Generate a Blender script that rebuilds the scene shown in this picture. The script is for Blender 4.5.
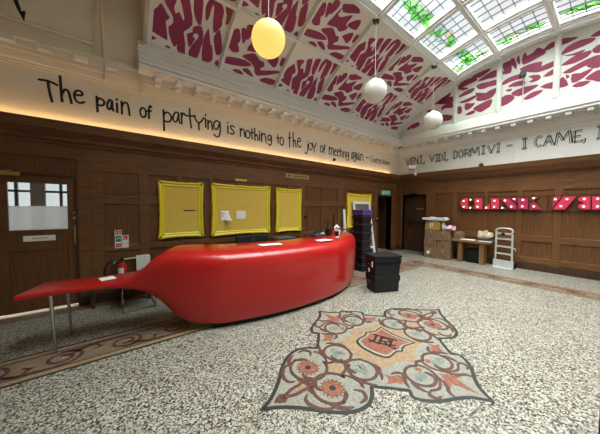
EXPOSURE = 1.62
SKY_BASE, SKY_TOP, SKY_DIR = 0.33, 9.0, (-.06, -.02, 1)
GLOBE_E, LED_E, BULB_E = 0.36, 5.5, 3.2
import bpy, bmesh, math, random
from mathutils import Vector, Matrix
from mathutils.geometry import tessellate_polygon
for o in list(bpy.data.objects): bpy.data.objects.remove(o)
SC = bpy.context.scene; COL = SC.collection
PI = math.pi; rad = math.radians; random.seed(7)

# ------------------------------------------------------------------ camera, sky, exposure
cam_d = bpy.data.cameras.new('camera'); cam = bpy.data.objects.new('camera', cam_d); COL.objects.link(cam)
YAW, PITCH, ROLL = 0.918622556, -0.0409382317, 0.00809893991
fw = Vector((math.cos(YAW)*math.cos(PITCH), math.sin(YAW)*math.cos(PITCH), math.sin(PITCH)))
rt = Vector((math.sin(YAW), -math.cos(YAW), 0)); up = rt.cross(fw)
rt2 = rt*math.cos(ROLL)+up*math.sin(ROLL); up2 = -rt*math.sin(ROLL)+up*math.cos(ROLL)
cam.matrix_world = Matrix(((rt2.x, up2.x, -fw.x, 0), (rt2.y, up2.y, -fw.y, 0), (rt2.z, up2.z, -fw.z, 1.55), (0, 0, 0, 1)))
cam_d.sensor_width = 36; cam_d.lens = 240.477/600*36; cam_d.clip_start = 0.02
SC.camera = cam
SC.view_settings.view_transform = 'Standard'; SC.view_settings.look = 'None'
SC.view_settings.gamma = 1; SC.view_settings.use_curve_mapping = False
SC.view_settings.exposure = EXPOSURE

def new_mat(name):
    m = bpy.data.materials.new(name); m.use_nodes = True
    return m, m.node_tree.nodes, m.node_tree.links
w = bpy.data.worlds.new('sky'); SC.world = w; w.use_nodes = True
wn, wl = w.node_tree.nodes, w.node_tree.links; wn.clear()
wo = wn.new('ShaderNodeOutputWorld'); bg = wn.new('ShaderNodeBackground'); wl.new(bg.outputs[0], wo.inputs[0])
tc = wn.new('ShaderNodeTexCoord')
dt = wn.new('ShaderNodeVectorMath'); dt.operation = 'DOT_PRODUCT'; dt.inputs[1].default_value = Vector(SKY_DIR).normalized()
wl.new(tc.outputs['Generated'], dt.inputs[0])
mr = wn.new('ShaderNodeMapRange'); mr.inputs[1].default_value = 0.50; mr.inputs[2].default_value = 1.0
mr.inputs[3].default_value = SKY_BASE; mr.inputs[4].default_value = SKY_TOP; mr.interpolation_type = 'SMOOTHSTEP'
wl.new(dt.outputs['Value'], mr.inputs[0]); wl.new(mr.outputs[0], bg.inputs['Strength'])
nz = wn.new('ShaderNodeTexNoise'); nz.inputs['Scale'].default_value = 2.2; nz.inputs['Detail'].default_value = 4
wl.new(tc.outputs['Generated'], nz.inputs['Vector'])
cr = wn.new('ShaderNodeValToRGB'); cr.color_ramp.elements[0].position = .38; cr.color_ramp.elements[1].position = .62
cr.color_ramp.elements[0].color = (.86, .94, 1, 1); cr.color_ramp.elements[1].color = (1, 1, .99, 1)
wl.new(nz.outputs['Fac'], cr.inputs[0]); wl.new(cr.outputs[0], bg.inputs['Color'])
def area(name, loc, rot, sx, sy, e, color=(1, 1, 1), portal=False):
    d = bpy.data.lights.new(name, 'AREA'); d.shape = 'RECTANGLE'; d.size = sx; d.size_y = sy; d.energy = e; d.color = color
    d.cycles.is_portal = portal
    o = bpy.data.objects.new(name, d); COL.objects.link(o); o.location = loc; o.rotation_euler = rot
    return o
area('skylight_portal', (4.23, .97, 5.74), (0, 0, 0), 7.62, 4.2, 1, portal=True)

# ------------------------------------------------------------------ helpers
def tag(o, label=None, cat=None, group=None, kind=None):
    if label: o['label'] = label
    if cat: o['category'] = cat
    if group: o['group'] = group
    if kind: o['kind'] = kind
    return o
def wpos(o):
    p = Vector((0, 0, 0))
    while o: p += o.location; o = o.parent
    return p
def empty(name, loc=(0, 0, 0), parent=None):
    o = bpy.data.objects.new(name, None); o.empty_display_size = .1; COL.objects.link(o)
    o.location = Vector(loc)-(wpos(parent) if parent else Vector())
    if parent: o.parent = parent
    return o
def thing(name, label, cat, loc=(0, 0, 0), group=None):
    return tag(empty(name, loc), label, cat, group)
def obj(name, bm, mat, parent=None, smooth=False, local=False, bevel=0):
    """links one mesh object; vertices are given in world space unless local"""
    bmesh.ops.recalc_face_normals(bm, faces=bm.faces[:])
    me = bpy.data.meshes.new(name)
    if parent and not local: bmesh.ops.translate(bm, verts=bm.verts[:], vec=-wpos(parent))
    bm.to_mesh(me); bm.free()
    o = bpy.data.objects.new(name, me); COL.objects.link(o)
    for m in (mat if isinstance(mat, list) else [mat]): me.materials.append(m)
    if parent: o.parent = parent
    if smooth:
        for p in me.polygons: p.use_smooth = True
        try: me.set_sharp_from_angle(angle=rad(smooth if smooth is not True else 40))
        except Exception: pass
    if bevel:
        b = o.modifiers.new('bevel', 'BEVEL'); b.width = bevel; b.segments = 2; b.limit_method = 'ANGLE'
    return o
def B(): return bmesh.new()
def box(bm, x0, x1, y0, y1, z0, z1):
    v = [bm.verts.new((x, y, z)) for x in (x0, x1) for y in (y0, y1) for z in (z0, z1)]
    for f in ((0, 1, 3, 2), (4, 6, 7, 5), (0, 4, 5, 1), (2, 3, 7, 6), (0, 2, 6, 4), (1, 5, 7, 3)): bm.faces.new([v[i] for i in f])
    return v
def rbox(bm, c, size, rz=0, taper=1.0, rot=None):
    """box centred in x,y at c, sitting on c.z; bottom scaled by taper; turned rz"""
    vs = box(bm, -size[0]/2, size[0]/2, -size[1]/2, size[1]/2, 0, size[2])
    for v in vs:
        if v.co.z < 1e-6: v.co.x *= taper; v.co.y *= taper
    M = Matrix.Translation(c) @ (rot if rot else Matrix.Rotation(rz, 4, 'Z'))
    for v in vs: v.co = M @ v.co
    return vs
def tube(bm, pts, r, n=8, closed=False, cap=True):
    pts = [Vector(p) for p in pts]; rings = []; N = len(pts)
    rr = r if isinstance(r, (list, tuple)) else [r]*N
    for i, p in enumerate(pts):
        if closed: t = pts[(i+1) % N]-pts[i-1]
        else: t = pts[min(i+1, N-1)]-pts[max(i-1, 0)]
        t.normalize()
        a = Vector((0, 0, 1)) if abs(t.z) < .9 else Vector((1, 0, 0))
        u = t.cross(a).normalized(); v = t.cross(u)
        rings.append([bm.verts.new(p+(u*math.cos(2*PI*k/n)+v*math.sin(2*PI*k/n))*rr[i]) for k in range(n)])
    for i in range(N if closed else N-1):
        A, C = rings[i], rings[(i+1) % N]
        for k in range(n): bm.faces.new((A[k], A[(k+1) % n], C[(k+1) % n], C[k]))
    if cap and not closed:
        bm.faces.new(rings[0]); bm.faces.new(rings[-1][::-1])
def lathe(bm, prof, c=(0, 0, 0), n=24, M=None):
    c = Vector(c); rings = []
    for r, z in prof:
        if r < 1e-5: ring = [bm.verts.new((0, 0, z))]
        else: ring = [bm.verts.new((r*math.cos(2*PI*k/n), r*math.sin(2*PI*k/n), z)) for k in range(n)]
        rings.append(ring)
    for A, C in zip(rings, rings[1:]):
        for k in range(n):
            a, b, d, e = A[k % len(A)], A[(k+1) % len(A)], C[(k+1) % len(C)], C[k % len(C)]
            q = []
            for x in (a, b, d, e):
                if x not in q: q.append(x)
            if len(q) > 2:
                try: bm.faces.new(q)
                except ValueError: pass
    for ring in rings:
        for v in ring: v.co = (M @ v.co if M else v.co)+c
def sphere_prof(r, n=14): return [(r*math.sin(PI*i/n), -r*math.cos(PI*i/n)) for i in range(n+1)]
def smooth_poly(pts, sub=3, corners=()):
    """closed Catmull-Rom through pts; indices in corners stay sharp"""
    out = []; n = len(pts)
    for i in range(n):
        p1, p2 = pts[i], pts[(i+1) % n]
        p0 = pts[i-1] if i not in corners else p1
        p3 = pts[(i+2) % n] if (i+1) % n not in corners else p2
        for s in range(sub):
            t = s/sub
            out.append(tuple(.5*((2*b)+(-a+c)*t+(2*a-5*b+4*c-d)*t*t+(-a+3*b-3*c+d)*t**3) for a, b, c, d in zip(p0, p1, p2, p3)))
    return out
def smooth_line(pts, sub=4):
    out = []; n = len(pts)
    for i in range(n-1):
        p0, p1, p2, p3 = pts[max(i-1, 0)], pts[i], pts[i+1], pts[min(i+2, n-1)]
        for s in range(sub):
            t = s/sub
            out.append(tuple(.5*((2*b)+(-a+c)*t+(2*a-5*b+4*c-d)*t*t+(-a+3*b-3*c+d)*t**3) for a, b, c, d in zip(p0, p1, p2, p3)))
    out.append(tuple(pts[-1])); return out
def slab(bm, pts, fr, h0, h1, mi=0):
    """2-D outline pts extruded from h0 to h1; fr(u, v, h) gives the 3-D point"""
    if len(pts) < 3: return
    tris = tessellate_polygon([[Vector((p[0], p[1], 0)) for p in pts]])
    lo = [bm.verts.new(fr(p[0], p[1], h0)) for p in pts]; hi = [bm.verts.new(fr(p[0], p[1], h1)) for p in pts]
    for t in tris:
        for L in (lo, hi):
            try: bm.faces.new([L[i] for i in t]).material_index = mi
            except ValueError: pass
    n = len(pts)
    for i in range(n):
        try: bm.faces.new((lo[i], lo[(i+1) % n], hi[(i+1) % n], hi[i])).material_index = mi
        except ValueError: pass
def ribbon(bm, pts, wd, fr, h0, h1, closed=False, taper=False):
    """flat stroke of width wd along 2-D pts, with rounded ends"""
    n = len(pts); Ls, Rs = [], []
    for i in range(n):
        if closed: a, b = pts[i-1], pts[(i+1) % n]
        else: a, b = pts[max(i-1, 0)], pts[min(i+1, n-1)]
        dx, dy = b[0]-a[0], b[1]-a[1]; l = math.hypot(dx, dy) or 1e-9
        k = wd/2
        if taper: k *= .35+.65*(1-abs(2*i/(n-1)-1)**2)
        Ls.append((pts[i][0]-dy/l*k, pts[i][1]+dx/l*k)); Rs.append((pts[i][0]+dy/l*k, pts[i][1]-dx/l*k))
    V = [[bm.verts.new(fr(p[0], p[1], h)) for p in S] for S in (Ls, Rs) for h in (h0, h1)]
    for i in range(n if closed else n-1):
        j = (i+1) % n
        bm.faces.new((V[1][i], V[1][j], V[3][j], V[3][i])); bm.faces.new((V[0][i], V[0][j], V[1][j], V[1][i]))
        bm.faces.new((V[2][i], V[2][j], V[3][j], V[3][i])); bm.faces.new((V[0][i], V[0][j], V[2][j], V[2][i]))
    if not closed:
        for c in (pts[0], pts[-1]):
            r = wd/2*(.35 if taper else 1)
            slab(bm, [(c[0]+r*math.cos(2*PI*k/8), c[1]+r*math.sin(2*PI*k/8)) for k in range(8)], fr, h0, h1)
def sweep(bm, prof, path):
    """prof: closed list of (a, b); path: list of functions (a, b) -> 3-D point"""
    rings = [[bm.verts.new(f(a, b)) for a, b in prof] for f in path]; n = len(prof)
    for A, C in zip(rings, rings[1:]):
        for k in range(n): bm.faces.new((A[k], A[(k+1) % n], C[(k+1) % n], C[k]))
    for ring in (rings[0], rings[-1]):
        try: bm.faces.new(ring)
        except ValueError: pass
FLOOR = lambda u, v, h: Vector((u, v, h))
def rect(a, b, c, d): return [(a, b), (c, b), (c, d), (a, d)]
def circ(cx, cy, r, n=16, a0=0): return [(cx+r*math.cos(a0+2*PI*k/n), cy+r*math.sin(a0+2*PI*k/n)) for k in range(n)]

# ------------------------------------------------------------------ materials
def pmat(name, col, rough=.5, metal=0, noise=0, nscale=20, coat=0, emit=None, es=0, bump=0, spec=None):
    m, n, l = new_mat(name); b = n['Principled BSDF']
    b.inputs['Base Color'].default_value = (*col, 1); b.inputs['Roughness'].default_value = rough; b.inputs['Metallic'].default_value = metal
    b.inputs['Coat Weight'].default_value = coat; b.inputs['Coat Roughness'].default_value = .08
    if spec is not None: b.inputs['Specular IOR Level'].default_value = spec
    if emit: b.inputs['Emission Color'].default_value = (*emit, 1); b.inputs['Emission Strength'].default_value = es
    if noise or bump:
        t = n.new('ShaderNodeTexCoord'); x = n.new('ShaderNodeTexNoise'); x.inputs['Scale'].default_value = nscale; x.inputs['Detail'].default_value = 5
        l.new(t.outputs['Object'], x.inputs['Vector'])
        if noise:
            r = n.new('ShaderNodeMapRange'); r.inputs[1].default_value = .3; r.inputs[2].default_value = .7; r.inputs[3].default_value = 1-noise; r.inputs[4].default_value = 1+noise
            mx = n.new('ShaderNodeVectorMath'); mx.operation = 'SCALE'; mx.inputs[0].default_value = col
            l.new(x.outputs['Fac'], r.inputs[0]); l.new(r.outputs[0], mx.inputs['Scale']); l.new(mx.outputs[0], b.inputs['Base Color'])
        if bump:
            bp = n.new('ShaderNodeBump'); bp.inputs['Strength'].default_value = bump; bp.inputs['Distance'].default_value = .01
            l.new(x.outputs['Fac'], bp.inputs['Height']); l.new(bp.outputs[0], b.inputs['Normal'])
    return m
def wood(name, dark, light, scale=(14, 14, 1.2), rough=.42):
    m, n, l = new_mat(name); b = n['Principled BSDF']; b.inputs['Roughness'].default_value = rough
    t = n.new('ShaderNodeTexCoord'); mp = n.new('ShaderNodeMapping'); mp.inputs['Scale'].default_value = scale
    x = n.new('ShaderNodeTexNoise'); x.inputs['Scale'].default_value = 3; x.inputs['Detail'].default_value = 6; x.inputs['Distortion'].default_value = .8
    y = n.new('ShaderNodeTexNoise'); y.inputs['Scale'].default_value = 1.3
    r = n.new('ShaderNodeValToRGB'); r.color_ramp.elements[0].position = .3; r.color_ramp.elements[1].position = .72
    r.color_ramp.elements[0].color = (*dark, 1); r.color_ramp.elements[1].color = (*light, 1)
    ad = n.new('ShaderNodeMath'); ad.operation = 'MULTIPLY_ADD'; ad.inputs[1].default_value = .35; 
    l.new(t.outputs['Object'], mp.inputs[0]); l.new(mp.outputs[0], x.inputs['Vector']); l.new(t.outputs['Object'], y.inputs['Vector'])
    sb = n.new('ShaderNodeMath'); sb.operation = 'SUBTRACT'; sb.inputs[1].default_value = .5; l.new(y.outputs['Fac'], sb.inputs[0])
    l.new(sb.outputs[0], ad.inputs[0]); l.new(x.outputs['Fac'], ad.inputs[2]); l.new(ad.outputs[0], r.inputs[0])
    l.new(r.outputs[0], b.inputs['Base Color'])
    return m
def cells(name, scale, stops, rough=.35, rand=1.0):
    """stone chips: each Voronoi cell takes one of the stops by its random colour"""
    m, n, l = new_mat(name); b = n['Principled BSDF']; b.inputs['Roughness'].default_value = rough
    t = n.new('ShaderNodeTexCoord'); v = n.new('ShaderNodeTexVoronoi'); v.inputs['Scale'].default_value = scale; v.inputs['Randomness'].default_value = rand
    l.new(t.outputs['Object'], v.inputs['Vector'])
    sp = n.new('ShaderNodeSeparateColor'); l.new(v.outputs['Color'], sp.inputs[0])
    r = n.new('ShaderNodeValToRGB'); r.color_ramp.interpolation = 'CONSTANT'
    e = r.color_ramp.elements; e[0].position = 0; e[0].color = (*stops[0][1], 1); e[1].position = stops[1][0]; e[1].color = (*stops[1][1], 1)
    for p, c in stops[2:]:
        q = e.new(p); q.color = (*c, 1)
    l.new(sp.outputs[0], r.inputs[0])
    l.new(r.outputs[0], b.inputs['Base Color'])
    return m
def tess(name, col, var=.25, scale=70, rough=.4):
    a = tuple(c*(1-var) for c in col); d = tuple(min(1, c*(1+var)) for c in col)
    return cells(name, scale, [(0, a), (.25, col), (.7, d)], rough)
PLASTER = pmat('glow_tinted_plaster', (.76, .67, .55), .6, noise=.04, nscale=3)  # warm globe and LED glow tinted into the plaster's base colour
PAINT = pmat('white_gloss_paint', (.76, .75, .73), .4, noise=.03, nscale=4)
PANELWHITE = pmat('panel_white', (.79, .77, .74), .5)
MAGENTA = pmat('magenta_paint', (.30, .028, .10), .5, noise=.1, nscale=6)
BLACKPAINT = pmat('black_paint', (.012, .011, .012), .6)
OAK = wood('dark_oak', (.078, .030, .0095), (.168, .066, .0205))
OAKH = wood('dark_oak_across', (.088, .035, .012), (.19, .078, .026), (1.2, 1.2, 14))
OAKD = wood('darker_oak', (.030, .013, .006), (.08, .035, .014))  # darker oak tone for skirtings, door frames and recessed doors
PINE = wood('pale_oak', (.15, .072, .028), (.27, .145, .062), (3, 3, 16), .5)
TERRAZZO = cells('terrazzo', 92, [(0, (.012, .011, .010)), (.16, (.068, .058, .048)), (.27, (.165, .142, .115)), (.42, (.285, .265, .225)), (.62, (.425, .405, .36)), (.90, (.22, .16, .115))], .32)
SLATE = tess('slate_tesserae', (.022, .023, .022)); GREYT = tess('grey_tesserae', (.25, .24, .21), .15)
TAN = tess('tan_tesserae', (.27, .18, .108), .18); MAROON = tess('maroon_tesserae', (.085, .036, .030)); REDT = tess('terracotta_tesserae', (.21, .075, .048))
GREENT = tess('greygreen_tesserae', (.16, .175, .15)); BROWNST = pmat('brown_stone', (.16, .085, .06), .35, noise=.15, nscale=8)
BFIELD = tess('border_tesserae', (.18, .13, .092), .15); PINKT = tess('pink_tesserae', (.26, .15, .11))
RED = pmat('red_gloss', (.39, .008, .008), .30, noise=.05, nscale=2.5, coat=.35, spec=.4)
YELLOW = pmat('yellow_paint', (.80, .63, .03), .35); YBOARD = pmat('ochre_board', (.70, .47, .075), .7, noise=.05, nscale=12)
BLACK = pmat('black_plastic', (.007, .008, .010), .5, spec=.3); RIM = pmat('black_rim', (.016, .017, .02), .35); DARK = pmat('dark_grey', (.04, .042, .047), .45)
CHROME = pmat('chrome', (.5, .5, .5), .2, 1); STEEL = pmat('brushed_metal', (.55, .56, .58), .35, 1)
WHITEP = pmat('white_plastic', (.72, .71, .69), .4); PAPER = pmat('paper', (.82, .81, .79), .7); SILVER = pmat('silver_paint', (.58, .58, .59), .35, .3)
CARD = pmat('brown_card', (.20, .115, .06), .75, noise=.1, nscale=6); CARDY = pmat('yellow_crate', (.42, .24, .045), .55)
PURPLE = pmat('purple_plastic', (.10, .045, .26), .4); BRASS = pmat('brass', (.50, .36, .13), .35, .8)
SIGNRED = pmat('sign_red', (.50, .02, .03), .5); SIGNGREEN = pmat('sign_green', (.02, .22, .09), .5); LIME = pmat('lime_strip', (.45, .52, .06), .5)
GREYBOARD = pmat('grey_panel', (.13, .125, .12), .6); FABRIC = pmat('pale_cloth', (.42, .42, .46), .8, noise=.15, nscale=15, bump=.6); PINKCL = pmat('pink_cloth', (.62, .40, .45), .8, noise=.2, nscale=9)
BEIGE = pmat('beige_canvas', (.50, .42, .30), .8, noise=.1, nscale=12)
GLOBE = pmat('opal_glass', (.80, .80, .77), .25)
GLOBELIT = pmat('lit_opal_glass', (.25, .2, .1), .4, emit=(1, .62, .14), es=GLOBE_E)
LED = pmat('led_strip', (.9, .8, .6), .5, emit=(1, .60, .26), es=LED_E)
PINKFACE = pmat('pink_letter', (.36, .025, .075), .35, emit=(.9, .07, .13), es=.085); PINKDIM = pmat('dim_pink_letter', (.30, .025, .08), .35, emit=(.7, .04, .12), es=.035); PINKSIDE = pmat('pink_letter_side', (.30, .03, .07), .4)
BULB = pmat('lit_bulb', (1, .8, .6), .3, emit=(1, .46, .22), es=BULB_E)
EXITG = pmat('exit_green', (.10, .30, .20), .5, emit=(.25, .6, .42), es=.04)
def glass(name, tint, rough_part=.0, diff=.0):
    m, n, l = new_mat(name); n.remove(n['Principled BSDF']); out = n['Material Output']
    tr = n.new('ShaderNodeBsdfTransparent'); tr.inputs[0].default_value = (*tint, 1)
    gl = n.new('ShaderNodeBsdfGlossy'); gl.inputs['Roughness'].default_value = .08
    mx = n.new('ShaderNodeMixShader'); mx.inputs[0].default_value = .05
    l.new(tr.outputs[0], mx.inputs[1]); l.new(gl.outputs[0], mx.inputs[2]); last = mx
    if diff:
        tl = n.new('ShaderNodeBsdfTranslucent'); tl.inputs[0].default_value = (.85, .88, .9, 1)
        m2 = n.new('ShaderNodeMixShader'); m2.inputs[0].default_value = diff; l.new(mx.outputs[0], m2.inputs[1]); l.new(tl.outputs[0], m2.inputs[2]); last = m2
    l.new(last.outputs[0], out.inputs[0]); return m
PANE = glass('clear_pane', (.955, .96, .95)); FROST = glass('frosted_pane', (.85, .9, .95), diff=.7)
LEAFG = glass('green_pane', (.50, .92, .40)); LEAFP = glass('pale_green_pane', (.70, .96, .60)); TEALG = glass('teal_pane', (.80, .97, .93)); AMBERG = glass('amber_pane', (.97, .88, .66))
LEAD = pmat('lead_came', (.05, .06, .075), .5)
# traced outlines: zebra blobs as (u across, v down) of a panel; end-wall blobs, sign letters and writing as metres on their wall
ZEBRA_A = [[[0.165,0.424],[0.22,0.518],[0.236,0.535],[0.205,0.589],[0.205,0.62],[0.22,0.691],[0.236,0.791],[0.244,0.824],[0.197,0.809],[0.126,0.789],[0.079,0.774],[0.118,0.74],[0.11,0.698],[0.094,0.675],[0.102,0.55],[0.15,0.469]],[[0.063,0.875],[0.134,0.877],[0.063,0.912]],[[0.205,0.333],[0.291,0.46],[0.315,0.512],[0.323,0.594],[0.283,0.654],[0.283,0.684],[0.299,0.759],[0.346,0.887],[0.37,0.803],[0.386,0.726],[0.425,0.614],[0.496,0.494],[0.457,0.329],[0.417,0.216],[0.37,0.243],[0.386,0.301],[0.441,0.464],[0.402,0.52],[0.354,0.437],[0.323,0.483],[0.299,0.457],[0.276,0.402],[0.276,0.348],[0.291,0.288]],[[0.433,0.657],[0.465,0.939],[0.417,0.941],[0.402,0.825]],[[0.496,0.666],[0.52,0.636],[0.543,0.598],[0.528,0.652],[0.528,0.689],[0.559,0.681],[0.535,0.749],[0.52,0.815]],[[0.551,0.59],[0.551,0.538],[0.614,0.494],[0.654,0.625],[0.646,0.765],[0.622,0.935],[0.559,0.935],[0.551,0.858],[0.598,0.724],[0.63,0.653],[0.63,0.602],[0.598,0.565],[0.567,0.575]],[[0.512,0.166],[0.559,0.139],[0.575,0.22],[0.598,0.428],[0.575,0.419],[0.528,0.324],[0.512,0.232]],[[0.661,0.365],[0.646,0.217],[0.654,0.138],[0.685,0.067],[0.701,0.065],[0.677,0.131],[0.669,0.215],[0.669,0.297]],[[0.709,0.072],[0.732,0.051],[0.78,0.084],[0.819,0.145],[0.827,0.261],[0.835,0.345],[0.787,0.47],[0.764,0.334],[0.74,0.151]],[[0.701,0.568],[0.717,0.505],[0.717,0.457],[0.756,0.676],[0.78,0.685],[0.827,0.875],[0.764,0.944],[0.732,0.937],[0.701,0.723],[0.701,0.592]],[[0.866,0.066],[0.913,0.05],[0.921,0.15],[0.913,0.254],[0.898,0.294],[0.906,0.172]],[[0.819,0.529],[0.85,0.415],[0.898,0.592],[0.921,0.662],[0.921,0.726],[0.89,0.761],[0.85,0.653]],[[0.913,0.864],[0.929,0.908],[0.929,0.94],[0.906,0.918]],[[0.26,0.926],[0.291,0.934],[0.276,0.945]]]
ZEBRA_B = [[[0.024,0.541],[0.031,0.439],[0.031,0.343],[0.071,0.303],[0.102,0.348],[0.126,0.434],[0.102,0.483],[0.15,0.58],[0.094,0.615],[0.031,0.575]],[[0.189,0.446],[0.134,0.271],[0.165,0.262],[0.197,0.364]],[[0.228,0.369],[0.189,0.199],[0.236,0.167],[0.26,0.2],[0.252,0.281]],[[0.346,0.16],[0.409,0.116],[0.528,0.064],[0.614,0.106],[0.543,0.145],[0.402,0.214]],[[0.299,0.507],[0.323,0.4],[0.331,0.321],[0.386,0.352],[0.465,0.306],[0.559,0.205],[0.543,0.325],[0.551,0.386],[0.606,0.408],[0.535,0.493],[0.449,0.462]],[[0.614,0.352],[0.654,0.271],[0.732,0.208],[0.764,0.287],[0.748,0.341]],[[0.031,0.827],[0.024,0.77],[0.15,0.726],[0.307,0.705],[0.417,0.729],[0.268,0.785]],[[0.26,0.638],[0.331,0.584],[0.417,0.546],[0.52,0.615],[0.575,0.61],[0.598,0.657],[0.559,0.709],[0.591,0.774],[0.858,0.666],[0.882,0.677],[0.567,0.836],[0.496,0.74],[0.402,0.666]],[[0.669,0.537],[0.764,0.431],[0.795,0.506],[0.78,0.589],[0.701,0.557]],[[0.315,0.847],[0.37,0.823],[0.433,0.848],[0.504,0.9],[0.425,0.881]],[[0.173,0.913],[0.252,0.889],[0.331,0.916],[0.26,0.931]],[[0.646,0.918],[0.732,0.856],[0.89,0.845],[0.882,0.892],[0.756,0.933]],[[0.874,0.52],[0.866,0.413],[0.898,0.426],[0.898,0.507]],[[0.307,0.321],[0.339,0.191],[0.323,0.286]]]
ZEBRA_END = [[[[3.699,4.929],[3.241,5.12],[3.301,5.005],[3.495,4.932]],[[3.561,4.907],[3.408,4.973],[3.173,4.96],[3.189,4.807],[3.493,4.885]],[[3.465,4.665],[3.423,4.769],[3.188,4.761],[3.176,4.666],[3.357,4.724]],[[3.46,4.499],[3.176,4.393],[3.216,4.313],[3.433,4.351]],[[4.462,4.43],[4.225,4.47],[4.197,4.387],[4.406,4.338]],[[3.958,4.793],[3.765,4.772],[3.811,4.723]],[[4.596,4.334],[4.516,4.418],[4.514,4.339]]],[[[3.01,5.174],[2.94,5.289],[2.746,5.331],[2.59,5.288],[2.572,5.241],[2.707,5.217],[2.883,5.186]],[[2.678,5.363],[2.445,5.4],[2.255,5.412],[2.285,5.369],[2.475,5.298]],[[2.52,5.182],[2.313,5.268],[2.114,5.295],[2.101,5.16],[2.279,5.179]],[[2.516,5.044],[2.435,5.071],[2.275,5.045],[2.105,5.034],[2.102,4.94],[2.24,4.957],[2.35,4.942],[2.464,4.967]],[[3.001,4.905],[2.841,4.989],[2.616,5.024],[2.664,4.944],[2.874,4.921]],[[2.978,4.733],[2.798,4.753],[2.541,4.802],[2.557,4.768],[2.761,4.7]],[[2.56,4.867],[2.361,4.775],[2.14,4.695],[2.229,4.615],[2.42,4.624],[2.521,4.678],[2.49,4.764]],[[2.298,4.79],[2.113,4.815],[2.126,4.727]],[[2.789,4.489],[2.794,4.631],[2.653,4.585],[2.585,4.582],[2.685,4.496]],[[2.58,4.443],[2.417,4.507],[2.196,4.547],[2.222,4.406],[2.284,4.369],[2.41,4.312],[2.494,4.358]],[[3.025,4.46],[2.992,4.594],[2.936,4.576],[2.924,4.429]],[[2.802,4.332],[2.612,4.374],[2.594,4.329],[2.714,4.318]],[[3.028,5.181],[2.881,5.125],[2.737,5.07],[2.879,5.084]]],[[[1.968,5.383],[1.826,5.407],[1.804,5.265],[1.817,5.138],[1.943,5.169],[1.91,5.267]],[[1.792,5.413],[1.758,5.442],[1.7,5.24],[1.705,5.177]],[[1.671,5.379],[1.641,5.473],[1.617,5.246]],[[1.556,5.389],[1.527,5.503],[1.506,5.365],[1.351,5.416],[1.291,5.469],[1.182,5.332],[1.285,5.28],[1.534,5.229]],[[1.183,5.374],[1.113,5.459],[1.028,5.475],[1.031,5.397]],[[1.596,5.129],[1.435,5.142],[1.233,5.112],[1.244,4.994],[1.04,5.023],[1.037,4.942],[1.182,4.925],[1.303,4.937],[1.528,5.056]],[[1.969,4.863],[1.899,4.949],[1.726,4.988],[1.525,4.969],[1.589,4.91],[1.792,4.905]],[[1.441,4.87],[1.284,4.825],[1.251,4.749],[1.326,4.717],[1.421,4.734],[1.328,4.772]],[[1.822,4.761],[1.72,4.81],[1.552,4.787],[1.549,4.721]],[[1.176,4.759],[1.034,4.84],[1.037,4.761]],[[1.746,4.555],[1.645,4.606],[1.416,4.606],[1.26,4.587],[1.413,4.52],[1.607,4.47]],[[1.213,4.527],[1.037,4.541],[1.034,4.438]],[[1.488,4.354],[1.347,4.432],[1.18,4.432],[1.283,4.367],[1.438,4.325]],[[1.969,4.34],[1.939,4.512],[1.815,4.535],[1.724,4.437],[1.843,4.344]],[[1.891,4.698],[1.784,4.68],[1.801,4.655]]],[[[0.883,5.382],[0.876,5.469],[0.756,5.423],[0.647,5.399],[0.754,5.386]],[[0.882,5.146],[0.798,5.248],[0.607,5.291],[0.424,5.245],[0.466,5.2],[0.65,5.173],[0.795,5.157]],[[0.881,5.109],[0.718,5.047],[0.53,5.078],[0.645,5.03]],[[0.873,4.886],[0.787,4.937],[0.644,4.994],[0.47,4.996],[0.502,4.925],[0.687,4.873]],[[0.841,4.708],[0.683,4.765],[0.453,4.833],[0.32,4.821],[0.313,4.633],[0.401,4.639],[0.471,4.704],[0.405,4.743],[0.564,4.729],[0.729,4.677]],[[0.684,4.444],[0.689,4.589],[0.581,4.561],[0.401,4.621],[0.554,4.48]],[[0.484,4.433],[0.374,4.507],[0.308,4.496],[0.301,4.307],[0.392,4.378]],[[0.404,5.014],[0.329,5.06],[0.325,4.941],[0.38,4.951]],[[0.89,4.416],[0.894,4.528],[0.85,4.584],[0.781,4.41]],[[0.68,4.335],[0.598,4.374],[0.446,4.349],[0.548,4.302]],[[0.46,5.315],[0.34,5.351],[0.337,5.282]],[[0.801,4.636],[0.77,4.587],[0.786,4.565]]]]
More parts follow.
